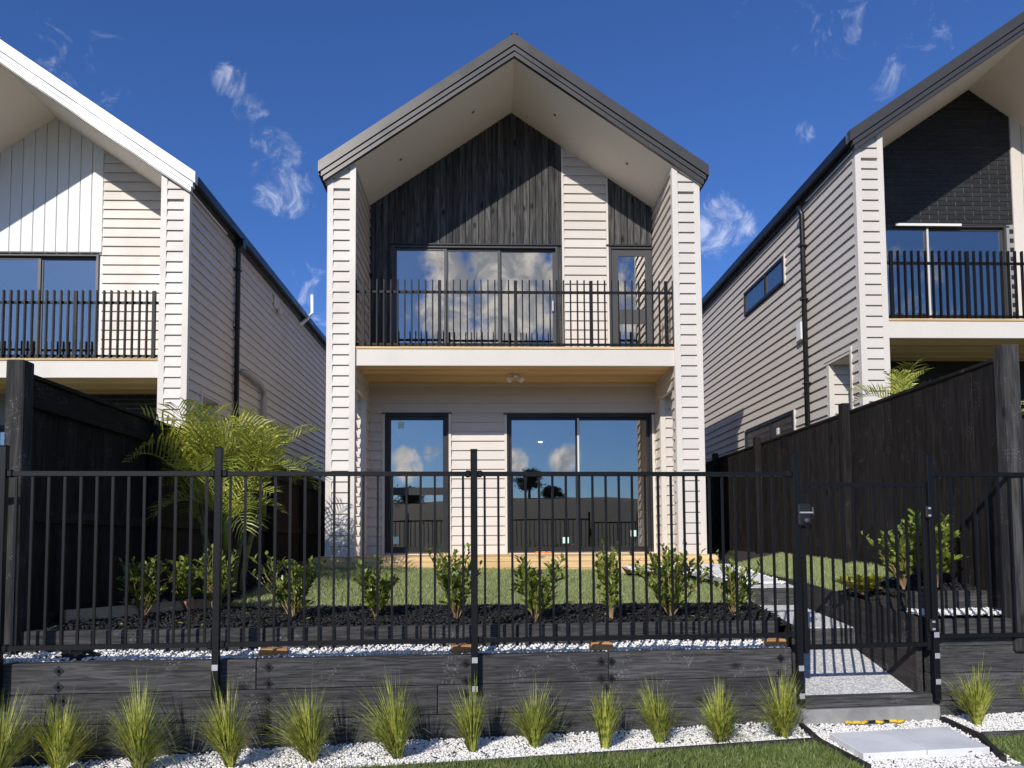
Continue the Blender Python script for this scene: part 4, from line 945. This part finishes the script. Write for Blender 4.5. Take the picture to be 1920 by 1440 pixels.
def shrub(label, base, h, width, seed, nst=7, dens=1., leaf=.055, mat='shrub_leaf', name='shrub', lean=0., group='shrubs in the bark mulch'):
    nst = int(nst*1.8); leaf *= 1.2; width *= 1.45
    R = random.Random(seed); T = thing(name, label, 'shrub', base, group); st = []; LV, LF = [], []; lean += R.uniform(-.10, .10); nst = max(5, int(nst*R.uniform(.9, 1.4))); leaf *= R.uniform(.85, 1.15)
    for i in range(nst):
        a = R.uniform(0, 2*math.pi); rr_ = R.uniform(.25, 1)*width/2; tip = Vector((math.cos(a)*rr_+lean, math.sin(a)*rr_*.7, h*R.uniform(.68, 1.0)*(1-.25*rr_/width)))
        mid = Vector((tip.x*.35+R.uniform(-.03, .03), tip.y*.35, tip.z*.45)); pts = []
        for k in range(7):
            t = k/6; pts.append(Vector((0, 0, -.02))*(1-t)**2+mid*2*t*(1-t)+tip*t*t+Vector((R.uniform(-.006, .006), R.uniform(-.006, .006), 0)))
        st.append(tubev(pts, [.0075*(1-.75*k/6) for k in range(7)], 5, False))
        br = [(pts, .22)]
        for b in range(R.randint(2, 4)):
            k = R.randint(1, 4); e = pts[k]+Vector((R.uniform(-1, 1)*width*.22, R.uniform(-1, 1)*width*.2, h*R.uniform(.10, .28))); q = [pts[k].lerp(e, t/4)+Vector((0, 0, .02*math.sin(t*.8))) for t in range(5)]
            st.append(tubev(q, [.004, .0035, .003, .0025, .0015], 4, False)); br.append((q, .1))
        for q, t0 in br:
            if t0 < .2 and R.random() < .22: continue
            n = int((18 if t0 > .2 else 12)*dens)
            for j in range(n):
                t = t0+(1-t0)*(j+R.random())/n; f_ = t*(len(q)-1); k = min(int(f_), len(q)-2); p = q[k].lerp(q[k+1], f_-k); d = (q[k+1]-q[k]).normalized()
                az = R.uniform(0, 2*math.pi); out = Vector((math.cos(az), math.sin(az), R.uniform(.1, .9))).normalized(); ax = (out+d*.6).normalized(); s_ = ax.cross(Vector((0, 0, 1))); s_ = s_.normalized() if s_.length > .01 else Vector((1, 0, 0)); nn = s_.cross(ax)
                tw = R.uniform(-.8, .8); s2 = s_*math.cos(tw)+nn*math.sin(tw); n2 = s2.cross(ax); L = leaf*R.uniform(.65, 1.25); B = np.array([ax, s2, n2])*L
                LF.append(LEAF_F+len(LV)*len(LEAF_V)); LV.append(LEAF_V@B+np.array(p))
    solid('stems', merge(st), 'stem', T, True, True)
    put('foliage', mesh_np(np.concatenate(LV), np.concatenate(LF), 'foliage', True), T, (0, 0, 0), mat, True)
    return T
SHR = [(268, 1166, 1035, 105, 0, 6, 'sparse shrub furthest from the gate, against the shaded fence'), (345, 1158, 1045, 80, 0, 6, 'shrub in front of the terracotta pieces'), (402, 1158, 1030, 90, 0, 9, 'dense dark shrub behind the post beside the palm'), (550, 1166, 1030, 110, 0, 7, 'shrub in front of the palm trunks'),
       (705, 1162, 1050, 75, 0, 6, 'small low shrub in front of the pier of the middle house'), (856, 1164, 1008, 95, 0, 8, 'tall shrub beside the middle metal post'), (1002, 1166, 1030, 100, 0, 8, 'shrub in front of the sliding door'), (1147, 1162, 1000, 55, 0, 6, 'narrow tall shrub in front of the sliding door handle side'),
       (1258, 1158, 1005, 125, 0, 9, 'widest shrub, between the narrow shrub and the path'), (1378, 1152, 1022, 105, 0, 7, 'shrub at the end of the mulch beside the path')]
for i, (x, y, yt, w, ln, ns, lab) in enumerate(SHR):
    p = on(x, y, Z=.755); h = (y-yt)*p.y/F; shrub(lab, (p.x, p.y, zbed(p.x, p.y)-.01), h, w*p.y/F, 40+i, ns, 1.15)
p = on(1715, 1108, Z=1.0); shrub('leafy shrub beside the gate hinge post', (3.86, 6.75, 1.0), .62, .42, 71, 8, 1.15, .062, group='shrubs right of the gate')
shrub('upright shrub with large bright leaves before the sunlit paling fence', (4.16, 6.72, 1.02), .70, .42, 72, 9, 1.1, .07, group='shrubs right of the gate')
shrub('low sprawling plant with yellow leaves spilling over the step side wall', (3.62, 7.0, .93), .16, .36, 73, 6, 1.2, .06, 'shrub_yellow', lean=-.08, group='shrubs right of the gate')
P_ = np.array(fill(170, -.3, 6.2, .45, 1.9, lambda x, y, s, o: zbed(x, y)+.028, lambda x, y, s, o: x > xedge(y)-.06)); v_, f_ = scatter(P_, LEAF_V, LEAF_F, np.full((len(P_), 3), .045)*np.random.uniform(.6, 1.2, (len(P_), 1)), .5)
tag(put('fallen_leaves', mesh_np(v_, f_, 'fallen'), None, (0, 0, 0), 'shrub_yellow'), 'yellowed leaves fallen on the bark mulch', 'leaves', kind='stuff')
P_ = np.array(fill(260, -1.4, 5.7, OB+.05, .04, lambda x, y, s, o: zfront(x, y)+.012)+fill(60, 5.7, 6.9, -1.1, -.1, lambda x, y, s, o: zfront(x, y)+.012, inpav)+fill(110, -1, 5.7, .15, .33, lambda x, y, s, o: .60-.006*(s-3))); v_, f_ = scatter(P_, CHIP_V, CHIP_F, np.full((len(P_), 3), .010)*np.random.uniform(.5, 1.5, (len(P_), 1)), .8)
tag(put('bark_crumbs', mesh_np(v_, f_, 'crumbs'), None, (0, 0, 0), 'mulch_chip'), 'dark bark crumbs scattered over the white pebbles', 'bark', kind='stuff')
# palms
def frond_mesh(L, npair, ll, droop, seed, up=.9):
    R = np.random.RandomState(seed); V, Fc = [], []; pts = []; p = np.zeros(3); ang = up; n = 14
    for k in range(n+1):
        pts.append(p.copy()); p = p+np.array([math.cos(ang), 0, math.sin(ang)])*L/n; ang -= droop/n*(.5+k/n)
    for k in range(n):                                            # rachis strip
        w = .012*(1-.8*k/n); b = len(V); a, c = pts[k], pts[k+1]; V += [a+[0, w, 0], a-[0, w, 0], c+[0, w*.9, 0], c-[0, w*.9, 0], a+[0, 0, -w], c+[0, 0, -w]]
        Fc += [(b, b+1, b+3), (b, b+3, b+2), (b, b+2, b+5), (b, b+5, b+4), (b+1, b+4, b+5), (b+1, b+5, b+3)]
    for i in range(npair):
        t = .16+.84*(i+.5)/npair; f_ = t*n; k = min(int(f_), n-1); q = pts[k]+(pts[k+1]-pts[k])*(f_-k); d = (pts[k+1]-pts[k]); d = d/np.linalg.norm(d); nrm = np.array([-d[2], 0, d[0]])
        l = ll*math.sin(math.pi*(.12+.80*t))**.7*R.uniform(.88, 1.08)
        for s in (-1, 1):
            fw = .55+.55*t+R.uniform(-.1, .1); dirv = d*fw+np.array([0, s, 0])*1.0+nrm*(.55+R.uniform(-.15, .15)); dirv /= np.linalg.norm(dirv); wv = d*.0125
            m = q+dirv*l*.5; e = q+(dirv+np.array([0, 0, -.10-R.uniform(0, .25)]))*l; b = len(V); V += [q-wv*.4, q+wv*.4, m-wv, m+wv, e]
            Fc += [(b, b+1, b+3), (b, b+3, b+2), (b+2, b+3, b+4)]
    return mesh_np(np.array(V), np.array(Fc), 'frond')
FR = [frond_mesh(*a) for a in ((1.15, 19, .50, 1.4, 1, 1.15), (1.05, 18, .48, 2.0, 2, .95), (1.0, 17, .46, .8, 3, 1.35), (1.1, 19, .48, 2.4, 4, .8))]
for k, m in enumerate(FR): m.materials.append(MATS['palm_leaf' if k != 3 else 'palm_dark'])
def palm(label, base, stems, seed, group=None):
    R = random.Random(seed); T = thing('palm_tree', label, 'palm', base, group)
    for (dx, dy, h, lx, ly, nf, sc) in stems:
        pts = [Vector((dx+lx*t*t, dy+ly*t*t, h*t-.03)) for t in (0, .2, .4, .6, .8, 1)]
        tk = solid('trunk', tubev(pts, [.042, .036, .033, .031, .03, .034], 10), 'palm_trunk', T, True, True); top = pts[-1]
        solid('crownshaft', tubev([top-Vector((0, 0, .12)), top+Vector((0, 0, .16)), top+Vector((0, 0, .30))], [.034, .042, .014], 10), 'palm_dark', T, True, True)
        for i in range(nf):
            a = 2*math.pi*(i+.35*R.random())/nf+dx*7; k = i % 4; o = put('frond', FR[k], T, top+Vector((0, 0, .12+.1*(i % 3)/2)), None, True)
            o.rotation_euler = (R.uniform(-.25, .25), R.uniform(-.25, .35)-(.25 if i % 3 == 0 else 0), a); sz = sc*R.uniform(.85, 1.1); o.scale = (sz,)*3
    return T
palm('bushy yellow-green palm with several stems between the shaded fence and the lawn', (-3.04, 8.3, .86), ((0, 0, 1.02, -.18, -.1, 13, .96), (.18, .10, .98, .18, .0, 13, .92), (-.12, .12, 1.20, -.14, .05, 11, .95), (.10, -.06, .66, .1, -.15, 10, .76), (.24, .2, 1.05, .2, .1, 10, .84)), 5)
palm('small palm showing above the sunlit paling fence', (5.08, 8.75, 1.2), ((0, 0, 1.60, -.02, 0, 11, .60),), 9)
palm('young palm behind the low end of the sunlit paling fence near its front post', (5.0, 7.1, 1.15), ((0, 0, 1.22, 0, 0, 6, .42),), 13)
# trees on the ridge behind the photographer (they show in the window glass)
def ridge_tree(label, x, y, h, w, seed, pine=True):
    R = np.random.RandomState(seed); z0 = hill(x, y)-.2; T = thing('pine_tree' if pine else 'bush', label, 'tree', (x, y, z0), 'trees on the ridge across the road')
    solid('trunk', tubev([(0, 0, 0), (.1, 0, h*.5), (0, .1, h*.95)], [.3 if pine else .15, .2, .05], 7), 'stem', T, True, True)
    P, n = [], 34
    for _ in range(n):
        t = R.uniform(.35 if pine else .1, 1); a = R.uniform(0, 6.28); r = R.uniform(0, w/2)*(1.15-t*.6); c = np.array([math.cos(a)*r, math.sin(a)*r, h*t]); P.append(c+R.normal(0, 1, (130, 3))*np.array([.55, .55, .28])*w/6)
    P = np.concatenate(P); v, f = scatter(P, LEAF_V, LEAF_F, np.full((len(P), 3), .45)*R.uniform(.6, 1.2, (len(P), 1)), math.pi)
    put('crown', mesh_np(v, f, 'crown'), T, (0, 0, 0), 'far_leaf', True)
ridge_tree('flat-topped pine standing alone on the ridge', 8.6, -128, 5.6, 6.0, 1); ridge_tree('low rounded bush beside the lone pine on the ridge', 13.5, -130, 2.2, 4.5, 2, False); ridge_tree('broad low bush at the far side of the ridge', -16, -126, 3.0, 7, 3, False)
